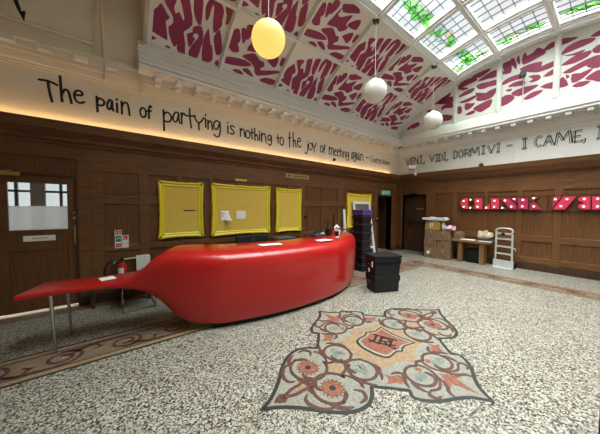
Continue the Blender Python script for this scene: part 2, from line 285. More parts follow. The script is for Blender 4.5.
MARQUEE = {"C":{"polys":[[[2.657,1.863],[2.646,1.528],[2.691,1.527],[2.752,1.539],[2.805,1.576],[2.842,1.632],[2.857,1.699],[2.847,1.765],[2.813,1.82],[2.762,1.856],[2.702,1.868]],[[2.633,1.862],[2.52,1.859],[2.517,1.778],[2.57,1.763],[2.631,1.78]],[[2.623,1.528],[2.509,1.529],[2.512,1.615],[2.565,1.622],[2.625,1.607]]],"bulbs":[[2.764,1.774],[2.759,1.602],[2.588,1.81],[2.59,1.575]]},"L":{"polys":[[[2.5,1.859],[2.314,1.854],[2.303,1.532],[2.489,1.529]],[[2.284,1.532],[2.125,1.534],[2.13,1.69]]],"bulbs":[[2.409,1.768],[2.41,1.603],[2.205,1.578]]},"I":{"polys":[[[2.114,1.849],[1.929,1.844],[1.919,1.536],[2.103,1.534]]],"bulbs":[[2.022,1.77],[2.026,1.605]]},"N":{"polys":[[[1.88,1.843],[1.727,1.839],[1.568,1.645],[1.564,1.54],[1.69,1.539],[1.879,1.789]],[[1.694,1.838],[1.574,1.835],[1.57,1.697]],[[1.899,1.537],[1.903,1.681],[1.786,1.538]]],"bulbs":[[1.799,1.77],[1.665,1.61],[1.616,1.808],[1.849,1.573]]},"K":{"polys":[[[1.535,1.834],[1.354,1.83],[1.345,1.543],[1.525,1.541]],[[1.311,1.778],[1.287,1.83],[1.15,1.864],[1.25,1.757]],[[1.302,1.532],[1.307,1.684],[1.25,1.742],[1.093,1.535]]],"bulbs":[[1.443,1.781],[1.448,1.617],[1.244,1.823],[1.235,1.614]]},"7":{"polys":[[[0.916,1.857],[0.765,1.852],[0.916,1.57]],[[0.743,1.852],[0.541,1.851],[0.708,1.54],[0.914,1.537]]],"bulbs":[[0.87,1.786],[0.684,1.783],[0.775,1.621]]},"8":{"polys":[[[0.342,1.844],[0.331,1.545],[0.423,1.544],[0.468,1.553],[0.501,1.579],[0.515,1.616],[0.504,1.653],[0.472,1.68],[0.429,1.689],[0.456,1.717],[0.492,1.734],[0.514,1.762],[0.518,1.794],[0.502,1.822],[0.47,1.841],[0.429,1.847]],[[0.322,1.844],[0.311,1.545],[0.218,1.546],[0.177,1.556],[0.149,1.582],[0.139,1.617],[0.151,1.652],[0.182,1.678],[0.223,1.687],[0.198,1.714],[0.166,1.73],[0.148,1.755],[0.147,1.785],[0.163,1.813],[0.194,1.833],[0.232,1.841]]],"bulbs":[[0.427,1.782],[0.429,1.616],[0.239,1.783],[0.236,1.617]]}}
QUOTE_LEFT = [["The",[["T",-0.83,-0.65,3.04,3.32],["h",-0.63,-0.5,3.07,3.45],["e",-0.48,-0.36,3.1,3.28]]],["pain",[["p",-0.22,-0.12,3.02,3.25],["a",-0.09,-0.01,3.08,3.24],["i",0.03,0.05,3.07,3.28],["n",0.09,0.21,3.06,3.26]]],["of",[["o",0.35,0.44,3.07,3.23],["f",0.45,0.52,3.07,3.29]]],["partying",[["p",0.69,0.83,2.91,3.27],["a",0.85,0.97,3.09,3.28],["r",0.99,1.06,3.09,3.29],["t",1.06,1.24,3.05,3.4],["y",1.22,1.4,3.04,3.29],["i",1.41,1.46,3.12,3.36],["n",1.47,1.57,3.09,3.26],["g",1.58,1.74,2.97,3.29]]],["is",[["i",1.87,1.9,3.08,3.31],["s",1.93,2.03,3.08,3.26]]],["nothing",[["n",2.15,2.27,3.07,3.24],["o",2.28,2.39,3.06,3.23],["t",2.4,2.47,3.06,3.28],["h",2.49,2.59,3.05,3.31],["i",2.61,2.64,3.07,3.27],["n",2.66,2.8,3.04,3.24],["g",2.83,2.95,3.0,3.23]]],["to",[["t",3.08,3.15,3.08,3.28],["o",3.17,3.28,3.05,3.24]]],["the",[["t",3.41,3.5,3.04,3.4],["h",3.55,3.66,3.07,3.42],["e",3.69,3.82,3.09,3.32]]],["joy",[["j",3.94,4.06,2.95,3.28],["o",4.06,4.2,3.07,3.25],["y",4.19,4.34,3.03,3.28]]],["of",[["o",4.48,4.59,3.07,3.25],["f",4.59,4.68,3.06,3.29]]],["meeting",[["m",4.81,5.0,3.05,3.26],["e",5.02,5.12,3.05,3.23],["e",5.14,5.23,3.05,3.24],["t",5.24,5.32,3.05,3.29],["i",5.34,5.37,3.05,3.24],["n",5.4,5.51,3.04,3.22],["g",5.52,5.66,2.98,3.22]]],["again",[["a",5.76,5.86,3.04,3.25],["g",5.88,5.99,2.98,3.27],["a",6.0,6.11,3.05,3.25],["i",6.14,6.17,3.05,3.28],["n",6.2,6.35,3.05,3.26]]],["-",[["-",6.48,6.61,3.17,3.2]]],["Charles",[["C",6.71,6.83,3.09,3.27],["h",6.83,6.93,3.07,3.28],["a",6.94,7.03,3.07,3.21],["r",7.04,7.11,3.07,3.21],["l",7.11,7.16,3.07,3.27],["e",7.17,7.24,3.07,3.21],["s",7.24,7.31,3.07,3.21]]],["Dickens",[["D",7.35,7.44,3.08,3.22],["i",7.45,7.48,3.08,3.22],["c",7.49,7.55,3.08,3.19],["k",7.55,7.62,3.08,3.23],["e",7.63,7.69,3.08,3.19],["n",7.7,7.77,3.08,3.19],["s",7.78,7.86,3.09,3.19]]]]
QUOTE_FAR = [["VENI,",[["V",4.68,4.51,3.1,3.32],["E",4.49,4.38,3.08,3.33],["N",4.37,4.21,3.09,3.33],["I",4.19,4.07,3.09,3.34],[",",4.06,4.0,3.04,3.14]]],["VIDI,",[["V",3.86,3.67,3.09,3.32],["I",3.66,3.57,3.08,3.3],["D",3.56,3.44,3.08,3.31],["I",3.42,3.33,3.09,3.33],[",",3.33,3.28,3.05,3.12]]],["DORMIVI",[["D",3.13,3.01,3.1,3.33],["O",2.99,2.85,3.1,3.33],["R",2.83,2.68,3.1,3.32],["M",2.67,2.45,3.09,3.34],["I",2.41,2.30,3.11,3.34],["V",2.27,2.07,3.09,3.33],["I",2.06,1.97,3.1,3.34]]],["-",[["-",1.84,1.71,3.21,3.25]]],["I",[["I",1.54,1.42,3.1,3.35]]],["CAME,",[["C",1.29,1.14,3.1,3.35],["A",1.12,0.96,3.09,3.34],["M",0.93,0.67,3.08,3.37],["E",0.65,0.51,3.08,3.33],[",",0.51,0.47,3.05,3.14]]],["I",[["I",0.32,0.2,3.09,3.35]]]]
# ------------------------------------------------------------------ setting
YL, XF, YR, XN = 4.98, 8.38, -2.95, -3.3          # left wall, far wall, right wall, near wall
YC, ZC, RV = 1.2, .08, 5.6                         # barrel vault axis and radius
def BAR(x, th, r): a = rad(th); return Vector((x, YC+r*math.sin(a), ZC+r*math.cos(a)))
def struct(name, bm, m, parent=None, **k):
    o = obj(name, bm, m, parent, **k)
    if not parent: o['kind'] = 'structure'
    return o
bm = B(); box(bm, XN-.2, XF+.9, YR-.2, YL+1.6, -.08, 0); floor = struct('floor', bm, TERRAZZO)
# inlaid borders along the left and the far wall: children of the floor
def border(u0, u1, v0, v1, fr, nrep):
    W = v1-v0
    for name, a, b, m in (('border_field', 0, W, BFIELD), ('border_line', 0, .03, SLATE), ('border_band', .03, .09, TAN), ('border_line', .09, .115, MAROON),
                          ('border_line', W-.03, W, SLATE), ('border_band', W-.09, W-.03, TAN), ('border_line', W-.115, W-.09, MAROON)):
        bm = B(); slab(bm, rect(u0, v0+a, u1, v0+b), fr, .0002, .0012 if name == 'border_field' else .002); obj(name, bm, m, floor)
    L = (u1-u0)/nrep; vm = v0+W/2; A = W/2-.13
    bm = B(); bp = B()
    for k in range(nrep):
        c = u0+(k+.5)*L; s = 1 if k % 2 else -1
        pts = []
        for i in range(26):                         # running scroll: a wave that winds into a spiral
            t = i/25; a = -PI*.5+t*PI*3.1; r = A*(1.02-.72*t)
            pts.append((c+r*math.cos(a)*1.15, vm+s*r*math.sin(a)))
        ribbon(bm, [(c-L*.95, vm-s*A*.2), (c-L*.6, vm-s*A*.9), (c-L*.25, vm-s*A*1.05)]+pts, .034, fr, .0005, .0025)
        ribbon(bm, [(c-.02, vm+s*A*.95), (c+.1, vm+s*A*.75), (c+L*.45, vm+s*A*1.0)], .05, fr, .0005, .0025, taper=True)
        ribbon(bm, [(c-L*.5, vm-s*A*.9), (c-L*.42, vm-s*A*.3), (c-L*.55, vm)], .045, fr, .0005, .0025, taper=True)
        slab(bp, smooth_poly([(c+L*.5-.07, vm), (c+L*.5, vm+.05), (c+L*.5+.07, vm), (c+L*.5, vm-.05)]), fr, .0005, .0025)
        slab(bp, circ(c, vm, .035, 10), fr, .0005, .0025)
    obj('border_scroll', bm, MAROON, floor); obj('border_flower', bp, PINKT, floor)
border(XN, 7.03, 3.08, 3.62, lambda u, v, h: Vector((u, v, h)), 20)
border(-YR*-1, 3.08, 6.53, 7.03, lambda u, v, h: Vector((v, u, h)), 10)
bm = B(); slab(bm, rect(XN, 4.76, XF-.02, YL-.01), FLOOR, .0002, .0015); slab(bm, rect(XF-.07, YR, XF-.01, 4.76), FLOOR, .0002, .0015)
obj('border_strip', bm, BROWNST, floor)

# left wall: plaster above the panelling, openings for the two doors below
D1 = (-1.42, -.47, 1.985); D2 = (7.14, 8.0, 1.95)   # x0, x1, height
D3 = (3.90, 4.76, 1.99)                             # y0, y1, height (far wall)
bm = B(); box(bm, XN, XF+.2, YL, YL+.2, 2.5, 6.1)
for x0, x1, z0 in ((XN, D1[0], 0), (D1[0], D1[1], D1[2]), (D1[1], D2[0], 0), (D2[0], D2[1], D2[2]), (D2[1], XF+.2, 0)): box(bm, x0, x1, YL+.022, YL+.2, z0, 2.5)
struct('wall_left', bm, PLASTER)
bm = B(); box(bm, XF, XF+.2, YR, YL, 2.5, 6.1)
for y0, y1, z0 in ((YR, D3[0], 0), (D3[0], D3[1], D3[2]), (D3[1], YL+.1, 0)): box(bm, XF+.022, XF+.2, y0, y1, z0, 2.5)
struct('wall_far', bm, pmat('white_wall_paint', (.66, .655, .63), .6, noise=.03, nscale=3))
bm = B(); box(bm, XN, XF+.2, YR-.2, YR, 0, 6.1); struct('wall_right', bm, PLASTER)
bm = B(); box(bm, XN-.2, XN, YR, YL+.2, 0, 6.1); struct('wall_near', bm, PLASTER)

# oak panelling: recessed boards, stiles and rails, frieze board and moulded cornice with a ledge
def panelling(name, runs, fr, opens, zt=2.24):
    """fr(s, d, z): s along the wall, d out of the wall"""
    def bx(bm, s0, s1, d0, d1, z0, z1):
        vs = box(bm, s0, s1, d0, d1, z0, z1)
        for v in vs: v.co = fr(*v.co)
    t = empty(name); t['kind'] = 'structure'
    bb, bs, bf = B(), B(), B()
    for s0, s1, stiles, rails in runs:
        bx(bb, s0, s1, -.022, 0, .0, 2.5)
        for a, b in rails: bx(bs, s0, s1, 0, .021, a, b)
        for a, b in stiles: bx(bs, a, b, 0, .0225, .14, zt)
    for s0, s1, zb in opens: bx(bb, s0, s1, -.022, .0, zb, 2.5)
    S0 = min(r[0] for r in runs); S1 = max(r[1] for r in runs)
    bx(bf, S0, S1, 0, .024, zt, 2.46)
    obj('panel_board', bb, OAK, t); obj('stile_and_rail', bs, OAKH, t, bevel=.008); obj('frieze_board', bf, OAKH, t)
    bm = B()
    prof = [(0, 2.44), (.05, 2.44), (.055, 2.47), (.09, 2.49), (.10, 2.53), (.15, 2.58), (.165, 2.60), (.185, 2.61), (.195, 2.64), (.20, 2.70), (.21, 2.735), (.19, 2.742), (0, 2.742)]
    sweep(bm, prof, [lambda a, b: fr(S0, a, b), lambda a, b: fr(S1, a, b)]); obj('cornice', bm, OAKH, t, smooth=25)
    return t
LFR = lambda s, d, z: Vector((s, YL-d, z)); FFR = lambda s, d, z: Vector((XF-d, s, z))
LR = [(0, .15), (.15, .30), (.80, .90), (1.57, 1.71), (2.09, 2.24)]
st = [(-.47, -.32), (-.32, -.16), (.31, .46), (.90, 1.0), (1.49, 1.58), (2.08, 2.18), (2.70, 2.82), (2.95, 3.0), (3.40, 3.50), (3.80, 3.92), (4.04, 4.10), (4.53, 4.62), (5.17, 5.27), (5.6, 5.66), (6.1, 6.2), (6.62, 6.72), (6.95, 7.14)]
panelling('trim_1', [(XN, D1[0], [(-1.55, -1.42), (-2.2, -2.05), (-2.9, -2.75)], LR), (D1[1], D2[0], st, LR), (D2[1], XF, [(8.0, 8.12)], LR)], LFR, [(D1[0], D1[1], D1[2]), (D2[0], D2[1], D2[2])])
FRr = [(0, .11), (.17, .33), (.72, .88), (2.02, 2.24)]
fs = [(3.60, 3.90), (2.98, 3.10), (2.2, 2.28), (1.46, 1.58), (.76, .90), (.0, .12), (-.75, -.63), (-1.5, -1.38), (-2.3, -2.18)]
panelling('trim_2', [(YR, D3[0], fs, FRr), (D3[1], YL, [(4.76, 4.86)], FRr)], FFR, [(D3[0], D3[1], D3[2])])
for n, (bx0) in enumerate(((XN, D1[0]), (D1[1], D2[0]))):
    pass
bm = B()
for x0, x1 in ((XN, D1[0]), (D1[1], D2[0]), (D2[1], XF)): box(bm, x0, x1, YL-.035, YL-.02, 0, .14)
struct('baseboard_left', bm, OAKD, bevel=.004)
bm = B()
for y0, y1 in ((YR, D3[0]), (D3[1], YL)): box(bm, XF-.04, XF-.02, y0, y1, 0, .16)
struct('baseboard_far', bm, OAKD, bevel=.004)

# plaster cornice with modillion blocks, on both walls
def plaster_cornice(name, s0, s1, fr, ms0, ms1):
    t = empty(name); t['kind'] = 'structure'
    lo = [(0, 3.44), (.02, 3.44), (.02, 3.47), (.035, 3.475), (.035, 3.50), (.06, 3.51), (.075, 3.55), (.085, 3.60), (.10, 3.61), (.10, 3.66), (.0, 3.66)]
    hi = [(0, 3.66), (.12, 3.66), (.12, 3.735), (.30, 3.735), (.30, 3.745), (.35, 3.748), (.35, 3.795), (.33, 3.80), (.33, 3.812), (.368, 3.818), (.368, 3.85), (.335, 3.855), (.335, 3.872), (.315, 3.90), (.29, 3.92), (.255, 3.925), (.255, 3.945),
          (.26, 3.975), (.22, 4.0), (.185, 4.005), (.185, 4.025), (.20, 4.055), (.165, 4.085), (.135, 4.09), (.135, 4.11), (.145, 4.14), (.12, 4.165), (.095, 4.17), (.095, 4.19), (.11, 4.215), (.09, 4.24), (.07, 4.245), (.07, 4.27), (.09, 4.29), (0, 4.29)]
    for nm, pr, a, b in (('lower_moulding', lo, s0, s1), ('upper_moulding', hi, ms0, ms1)):
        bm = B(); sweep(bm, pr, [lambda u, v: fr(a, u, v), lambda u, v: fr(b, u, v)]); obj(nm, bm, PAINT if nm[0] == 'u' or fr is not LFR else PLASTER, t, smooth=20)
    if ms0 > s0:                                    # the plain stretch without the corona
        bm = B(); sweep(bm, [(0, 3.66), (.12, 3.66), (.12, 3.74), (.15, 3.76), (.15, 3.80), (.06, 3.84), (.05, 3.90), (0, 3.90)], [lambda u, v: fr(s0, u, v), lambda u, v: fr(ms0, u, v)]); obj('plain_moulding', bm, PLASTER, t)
    bm = B(); k = ms0+.225 if ms0 > s0 else s0+.16
    while k < s1-.3 if ms0 > s0 else k < 4.7:
        for v in box(bm, k, k+.10, .12, .325, 3.665, 3.733): v.co = fr(*v.co)
        for v in box(bm, k+.015, k+.085, .10, .18, 3.61, 3.665): v.co = fr(*v.co)
        k += .314
    if ms0 > s0:
        k = ms0-.42
        while k > s0:
            for v in box(bm, k, k+.16, .12, .19, 3.66, 3.735): v.co = fr(*v.co)
            k -= .36
    obj('modillion', bm, PAINT, t, bevel=.006)
plaster_cornice('trim_3', XN, XF, LFR, .33, XF)
def FFR2(s, d, z): return Vector((XF-d, s, z))
plaster_cornice('trim_4', YR, YL, FFR2, YR, YL)
# wide sill under the end lunette
bm = B(); sweep(bm, [(0, 3.86), (.33, 3.86), (.32, 3.97), (.30, 3.985), (.30, 4.02), (.12, 4.17), (.12, 4.19), (0, 4.19)], [lambda a, b: FFR(YR, a, b), lambda a, b: FFR(YL, a, b)]); struct('trim_5', bm, PAINT, bevel=.004)
# LED strip lying on the oak ledge under the painted quote
led = tag(empty('led_strip', (2.5, YL-.1, 2.742)), 'warm LED strip along the oak ledge lighting the painted quote', 'light strip')
bm = B(); box(bm, -2.9, 7.9, YL-.075, YL-.045, 2.742, 2.752); obj('channel', bm, WHITEP, led)
bm = B(); box(bm, -2.9, 7.9, YL-.072, YL-.048, 2.752, 2.757); obj('diffuser', bm, LED, led)

# vault: ceiling shell, painted panels, ribs
ceil = empty('ceiling', (4.2, 1.0, 5.6)); ceil['kind'] = 'structure'
BAYS = [.42+1.27*i for i in range(7)]; X0, X1 = BAYS[0], BAYS[-1]
TS = [19.0, 8.4, -2.5, -13.5, -24.5]
def arcbox(bm, x0, x1, t0, t1, r0, r1, n=8):
    rings = []
    for i in range(n+1):
        t = t0+(t1-t0)*i/n
        rings.append([bm.verts.new(BAR(x, t, r)) for x, r in ((x0, r0), (x1, r0), (x1, r1), (x0, r1))])
    for A, C in zip(rings, rings[1:]):
        for k in range(4): bm.faces.new((A[k], A[(k+1) % 4], C[(k+1) % 4], C[k]))
    bm.faces.new(rings[0]); bm.faces.new(rings[-1][::-1])
for t0, t1 in ((19.5, 44), (-49, -24.5)):
    bm = B(); arcbox(bm, X0-.02, XF, t0, t1, RV, RV+.08, 14); obj('vault_shell', bm, PANELWHITE, ceil, smooth=30)
def grow(poly, k):
    """pushes a closed outline outwards by k"""
    n = len(poly); ar = sum(poly[i-1][0]*poly[i][1]-poly[i][0]*poly[i-1][1] for i in range(n)); sg = 1 if ar > 0 else -1; out = []
    for i in range(n):
        a, b, c = poly[i-1], poly[i], poly[(i+1) % n]
        n1 = Vector((b[1]-a[1], a[0]-b[0])); n2 = Vector((c[1]-b[1], b[0]-c[0]))
        if n1.length > 1e-9: n1.normalize()
        if n2.length > 1e-9: n2.normalize()
        m = n1+n2
        m = m/max(.8, m.length*m.length/2) if m.length > .2 else m*0
        out.append((b[0]+sg*m.x*k, b[1]+sg*m.y*k))
    return out
def zebra(x0, t0, t1, design, flip=False):
    bm = B()
    def fr(u, v, h): return BAR(x0+u*1.27, t0+v*(t1-t0), RV-h)
    us = [p[0] for q in design for p in q]; vs_ = [p[1] for q in design for p in q]
    ua, ub, va, vb = min(us), max(us), min(vs_), max(vs_)
    for poly in design:
        poly = [(.05+.90*(u-ua)/(ub-ua), .04+.92*(v-va)/(vb-va)) for u, v in poly]
        pts = grow(poly, .022)
        pts = [(min(.972, max(.028, u)), min(.965, max(.035, v))) for u, v in smooth_poly(pts, 2)]
        slab(bm, pts, fr, .001, .004)
    obj('zebra_pattern', bm, MAGENTA, ceil)
for i in range(6):
    zebra(BAYS[i], 30.2, 41.2, ZEBRA_A if i % 2 == 0 else ZEBRA_B)
    zebra(BAYS[i], 19.5, 30.2, ZEBRA_B if i % 2 == 0 else ZEBRA_A)
    zebra(BAYS[i], -24.5, -35.2, ZEBRA_A if i % 2 == 0 else ZEBRA_B)
    zebra(BAYS[i], -35.2, -46.2, ZEBRA_B if i % 2 == 0 else ZEBRA_A)
for i, x in enumerate(BAYS):
    if i == 0: x += .055
    for t0, t1 in ((19, 41.6), (-46.5, -24)):
        bm = B(); wd = .045
        arcbox(bm, x-wd, x+wd, t0, t1, RV-.035, RV, 10); arcbox(bm, x-.024, x+.024, t0, t1, RV-.08, RV-.035, 10)
        if i == 6: arcbox(bm, x, XF, t0, t1, RV-.06, RV, 10); arcbox(bm, x+.05, x+.12, t0, t1, RV-.09, RV-.06, 10)
        obj('vault_rib', bm, PAINT, ceil)
for t in (30.2, 41.3, -35.2, -46.2):
    bm = B(); w_ = .48
    arcbox(bm, X0, XF, t-w_, t+w_, RV-.035, RV, 1); arcbox(bm, X0, XF, t-w_*.5, t+w_*.5, RV-.08, RV-.035, 1)
    obj('vault_beam', bm, PAINT, ceil)
# flat ceiling and gable at the near end of the vault
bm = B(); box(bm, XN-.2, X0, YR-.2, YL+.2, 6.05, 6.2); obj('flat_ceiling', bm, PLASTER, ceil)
bm = B(); n = 24
for xg in (X0-.02, XF+.02):
    for i in range(n):
        ta, tb = -50+95*i/n, -50+95*(i+1)/n
        a, b = BAR(xg, ta, RV-.02 if xg < 1 else RV+.2), BAR(xg, tb, RV-.02 if xg < 1 else RV+.2)
        if xg > 1: continue
        v = [bm.verts.new(p) for p in (a, b, (xg, b.y, 6.2), (xg, a.y, 6.2), a+Vector((.1, 0, 0)), b+Vector((.1, 0, 0)), (xg+.1, b.y, 6.2), (xg+.1, a.y, 6.2))]
        for f in ((0, 1, 2, 3), (4, 5, 6, 7), (0, 1, 5, 4)): bm.faces.new([v[j] for j in f])
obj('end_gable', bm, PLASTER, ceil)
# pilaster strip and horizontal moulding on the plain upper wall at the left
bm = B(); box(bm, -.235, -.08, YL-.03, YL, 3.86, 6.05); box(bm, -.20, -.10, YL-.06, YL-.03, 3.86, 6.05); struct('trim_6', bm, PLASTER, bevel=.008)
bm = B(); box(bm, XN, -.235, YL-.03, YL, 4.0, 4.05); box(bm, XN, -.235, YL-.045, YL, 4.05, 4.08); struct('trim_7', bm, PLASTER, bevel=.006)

# end lunette: zebra panels between white posts under an arched frame
lun = empty('trim_8', (8.28, 1, 4.2)); lun['kind'] = 'structure'
bm = B(); XLU = 8.28
pts = [(BAR(0, t, RV).y, BAR(0, t, RV).z) for t in [-46+88*i/30 for i in range(31)]]
slab(bm, [(pts[0][0], 3.9)]+pts+[(pts[-1][0], 3.9)], lambda u, v, h: Vector((XLU+h, u, v)), 0, .08); obj('lunette_board', bm, PANELWHITE, lun)
for panel in ZEBRA_END:
    bm = B()
    for poly in panel: slab(bm, smooth_poly(grow([tuple(p) for p in poly], .024), 2), lambda u, v, h: Vector((XLU-h, u, v)), .001, .004)
    obj('zebra_pattern', bm, MAGENTA, lun)
bm = B()
for panel in ZEBRA_END[1:3]:
    for poly in panel:
        q = [(2*.42-y, z) for y, z in poly]
        slab(bm, smooth_poly(grow([(y-.7, z) for y, z in q], .018), 2), lambda u, v, h: Vector((XLU-h, u, v)), .001, .004)
obj('zebra_pattern', bm, MAGENTA, lun)
for y in (4.02, 3.07, 2.02, .95, -.12, -1.15, -2.1):
    zt = ZC+math.sqrt(RV*RV-(y-YC)**2)
    bm = B(); box(bm, XLU-.06, XLU, y-.055, y+.055, 4.15, zt); box(bm, XLU-.085, XLU-.06, y-.03, y+.03, 4.15, zt); obj('post', bm, PAINT, lun, bevel=.005)

# skylight: ribs, bars, leaded panes with a leaf border
SKY0 = 0                                           # first glazed bay
sky = empty('window_1', (4.23, .97, 5.6)); sky['kind'] = 'structure'
for i, x in enumerate(BAYS):
    bm = B(); arcbox(bm, x-.07, x+.07, TS[-1]-.7, TS[0]+.7, RV-.05, RV+.08, 20); arcbox(bm, x-.04, x+.04, TS[-1]-.7, TS[0]+.7, RV-.10, RV-.05, 20)
    if i == 6: arcbox(bm, x+.04, XF, TS[-1]-.7, TS[0]+.7, RV-.06, RV+.08, 20); arcbox(bm, x-.115, x-.07, TS[-1], TS[0], RV-.0, RV+.08, 20)
    obj('rib', bm, PAINT, sky, smooth=30)
for j, t in enumerate(TS):
    bm = B(); e = .62
    arcbox(bm, X0, XF, t-e, t+e, RV-.05, RV+.08, 1); arcbox(bm, X0, XF, t-e*.5, t+e*.5, RV-.10, RV-.05, 1)
    if j in (0, 4):
        s = -1 if j == 0 else 1
        arcbox(bm, X0, XF, t+s*.6, t+s*1.3, RV-.02, RV+.08, 1)
    obj('bar', bm, PAINT, sky)
def leaf(cu, cv, L, W, a):
    o = []
    for k in range(10):
        q = 2*PI*k/10; x, y = L*math.cos(q), W*math.sin(q)*(1-.25*math.cos(q))
        o.append((cu+x*math.cos(a)-y*math.sin(a), cv+x*math.sin(a)+y*math.cos(a)))
    return o
rnd = random.Random(3)
for i in range(SKY0, 6):
    for j in range(4):
        xa, xb = BAYS[i]+.08, BAYS[i+1]-(.08 if i < 5 else .12)
        ta, tb = TS[j]-.65, TS[j+1]+.65
        m_per = rad(1)*RV
        bm = B(); arcbox(bm, xa, xb, tb, ta, RV+.02, RV+.026, 6); obj('glass_pane', bm, PANE, sky)
        bl = B(); hl = .0042
        NX, NT = 5, 5
        def line_t(x): arcbox(bl, x-hl, x+hl, tb, ta, RV+.008, RV+.034, 6)
        def line_x(t, a=None, b=None): arcbox(bl, a or xa, b or xb, t-hl/m_per, t+hl/m_per, RV+.008, RV+.034, 1)
        for k in range(1, NX): line_t(xa+(xb-xa)*k/NX)
        for k in range(1, NT): line_x(ta+(tb-ta)*k/NT)
        # border strip next to the outer frame
        if j == 0: line_x(ta-.09/m_per)
        if j == 3: line_x(tb+.09/m_per)
        if i == 5: line_t(xb-.09)
        if i == SKY0: line_t(xa+.09)
        cols = {'leaf_glass': (B(), LEAFG), 'pale_leaf_glass': (B(), LEAFP), 'teal_glass': (B(), TEALG), 'amber_glass': (B(), AMBERG)}
        def put(u, v, L, W, a, kind):              # u along x (m), v along the arc (m) from the pane corner
            pts = leaf(u, v, L, W, a)
            fr = lambda p, q, h: BAR(xa+p, ta-q/m_per, RV+.03-h)
            slab(cols[kind][0], pts, fr, .012, .018); ribbon(bl, pts, .0055, fr, .008, .022, closed=True)
        wx, wt = xb-xa, (ta-tb)*m_per
        strips = []
        if j == 0: strips.append(('x', .42))
        if j == 3: strips.append(('x', wt-.42))
        if i == 5: strips.append(('t', wx-.30))
        if i == SKY0: strips.append(('t', .30))
        for ax, pos in strips:
            Lg = wx if ax == 'x' else wt; k = .10; c = 0
            mid = Lg/2
            while k < Lg-.06:
                off = rnd.uniform(-.05, .05)+(.06 if c % 2 else -.06)
                near = abs(k-mid) < .15 and (i+j) % 2 == 0
                kind = 'amber_glass' if near and c % 2 else 'teal_glass' if rnd.random() < (.75 if near else .08) else ('leaf_glass' if rnd.random() < .6 else 'pale_leaf_glass')
                a = rnd.uniform(-.7, .7)+(0 if ax == 'x' else PI/2); L = rnd.uniform(.085, .115); W = rnd.uniform(.06, .085)
                if ax == 'x': put(k, pos+off, L, W, a, kind)
                else: put(pos+off, k, L, W, a, kind)
                k += rnd.uniform(.085, .11); c += 1
        obj('leading', bl, LEAD, sky)
        for kn, (b_, m_) in cols.items():
            if len(b_.verts): obj(kn, b_, m_, sky)
            else: b_.free()

# doors --------------------------------------------------------------
d1 = empty('door_1', (-.95, YL+.03, 0)); d1['kind'] = 'structure'
ya, yb = YL+.012, YL+.055
gx0, gx1, gz0, gz1 = -1.17, -.585, 1.195, 1.86
bm = B()
box(bm, D1[0]+.02, gx0, ya, yb, .04, 1.97); box(bm, gx1, D1[1]-.02, ya, yb, .04, 1.97); box(bm, gx0, gx1, ya, yb, gz1, 1.97); box(bm, gx0, gx1, ya, yb, .90, gz0); box(bm, gx0, gx1, ya, yb, .04, .22)
box(bm, gx0, gx1, ya+.014, yb-.01, .22, .90)
obj('door_leaf', bm, OAK, d1, bevel=.004)
bm = B(); box(bm, gx0, gx1, ya+.018, ya+.024, 1.535, gz1); obj('clear_glass', bm, PANE, d1)
bm = B(); box(bm, gx0, gx1, ya+.018, ya+.024, gz0, 1.535); obj('frosted_glass', bm, FROST, d1)
bm = B()
for a in ((D1[0]-.01, D1[0]+.02, 0, 1.985), (D1[1]-.02, D1[1]+.01, 0, 1.985)): box(bm, a[0], a[1], YL-.03, YL+.2, a[2], a[3])
box(bm, D1[0], D1[1], YL-.03, YL+.2, 1.972, 2.0); obj('door_frame', bm, OAKD, d1, bevel=.003)
bm = B(); box(bm, -1.04, -.72, ya-.006, ya, 1.035, 1.115); obj('door_plate', bm, PAPER, d1)
bm = B()
for k in range(7): box(bm, -.95+k*.022, -.938+k*.022, ya-.008, ya-.006, 1.068, 1.082)
obj('plate_lettering', bm, DARK, d1)
bm = B(); tube(bm, smooth_line([(-.505, ya, .96), (-.505, ya-.05, .975), (-.505, ya-.055, 1.1), (-.505, ya-.05, 1.225), (-.505, ya, 1.24)], 4), .009); obj('pull_handle', bm, BRASS, d1, smooth=True)
bm = B(); lathe(bm, [(0, 0), (.016, 0), (.016, .008), (0, .008)], (-.51, ya, 1.36), 12, Matrix.Rotation(rad(90), 4, 'X')); lathe(bm, [(0, 0), (.011, 0), (.011, .006), (0, .006)], (-.512, ya, 1.44), 12, Matrix.Rotation(rad(90), 4, 'X')); obj('lock', bm, STEEL, d1)
bm = B(); box(bm, -1.32, -1.03, YL-.075, YL-.032, 1.945, 1.995); tube(bm, [(-1.25, YL-.05, 1.995), (-1.1, YL-.10, 2.01), (-1.16, YL-.03, 2.015)], .007); obj('door_closer', bm, BRASS, d1, bevel=.004)
# daylit lobby behind the glazed door, with a mullioned window onto the street
lob = empty('wall_lobby', (-1.4, 6.3, 0)); lob['kind'] = 'structure'
bm = B(); YB = 6.45
box(bm, -2.9, -.05, YL+.21, YB, .001, .006); box(bm, D1[0]+.02, D1[1]-.02, YL+.0, YL+.21, .001, .006); box(bm, -2.9, -.05, YL+.2, YB+.1, 2.5, 2.56); box(bm, -2.96, -2.9, YL+.2, YB+.1, 0, 2.5); box(bm, -.05, 0, YL+.2, YB+.1, 0, 2.5)
box(bm, -2.9, -.05, YB, YB+.1, 0, .8); box(bm, -2.9, -.05, YB, YB+.1, 2.35, 2.5)
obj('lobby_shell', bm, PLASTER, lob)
win = empty('window_2', (-1.4, YB, .8)); win['kind'] = 'structure'
bm = B()
for x in (-2.86, -2.4, -1.87, -1.41, -.84, -.09): box(bm, x-.02, x+.02, YB, YB+.06, .8, 2.35)
for z in (1.80, .82, 2.33): box(bm, -2.9, -.05, YB, YB+.06, z-.02, z+.02)
obj('mullion', bm, DARK, win)
bm = B(); box(bm, -1.235, -1.05, YB-.02, YB+.08, .8, 2.35); obj('pier', bm, pmat('grey_pier', (.12, .125, .13), .6), win)
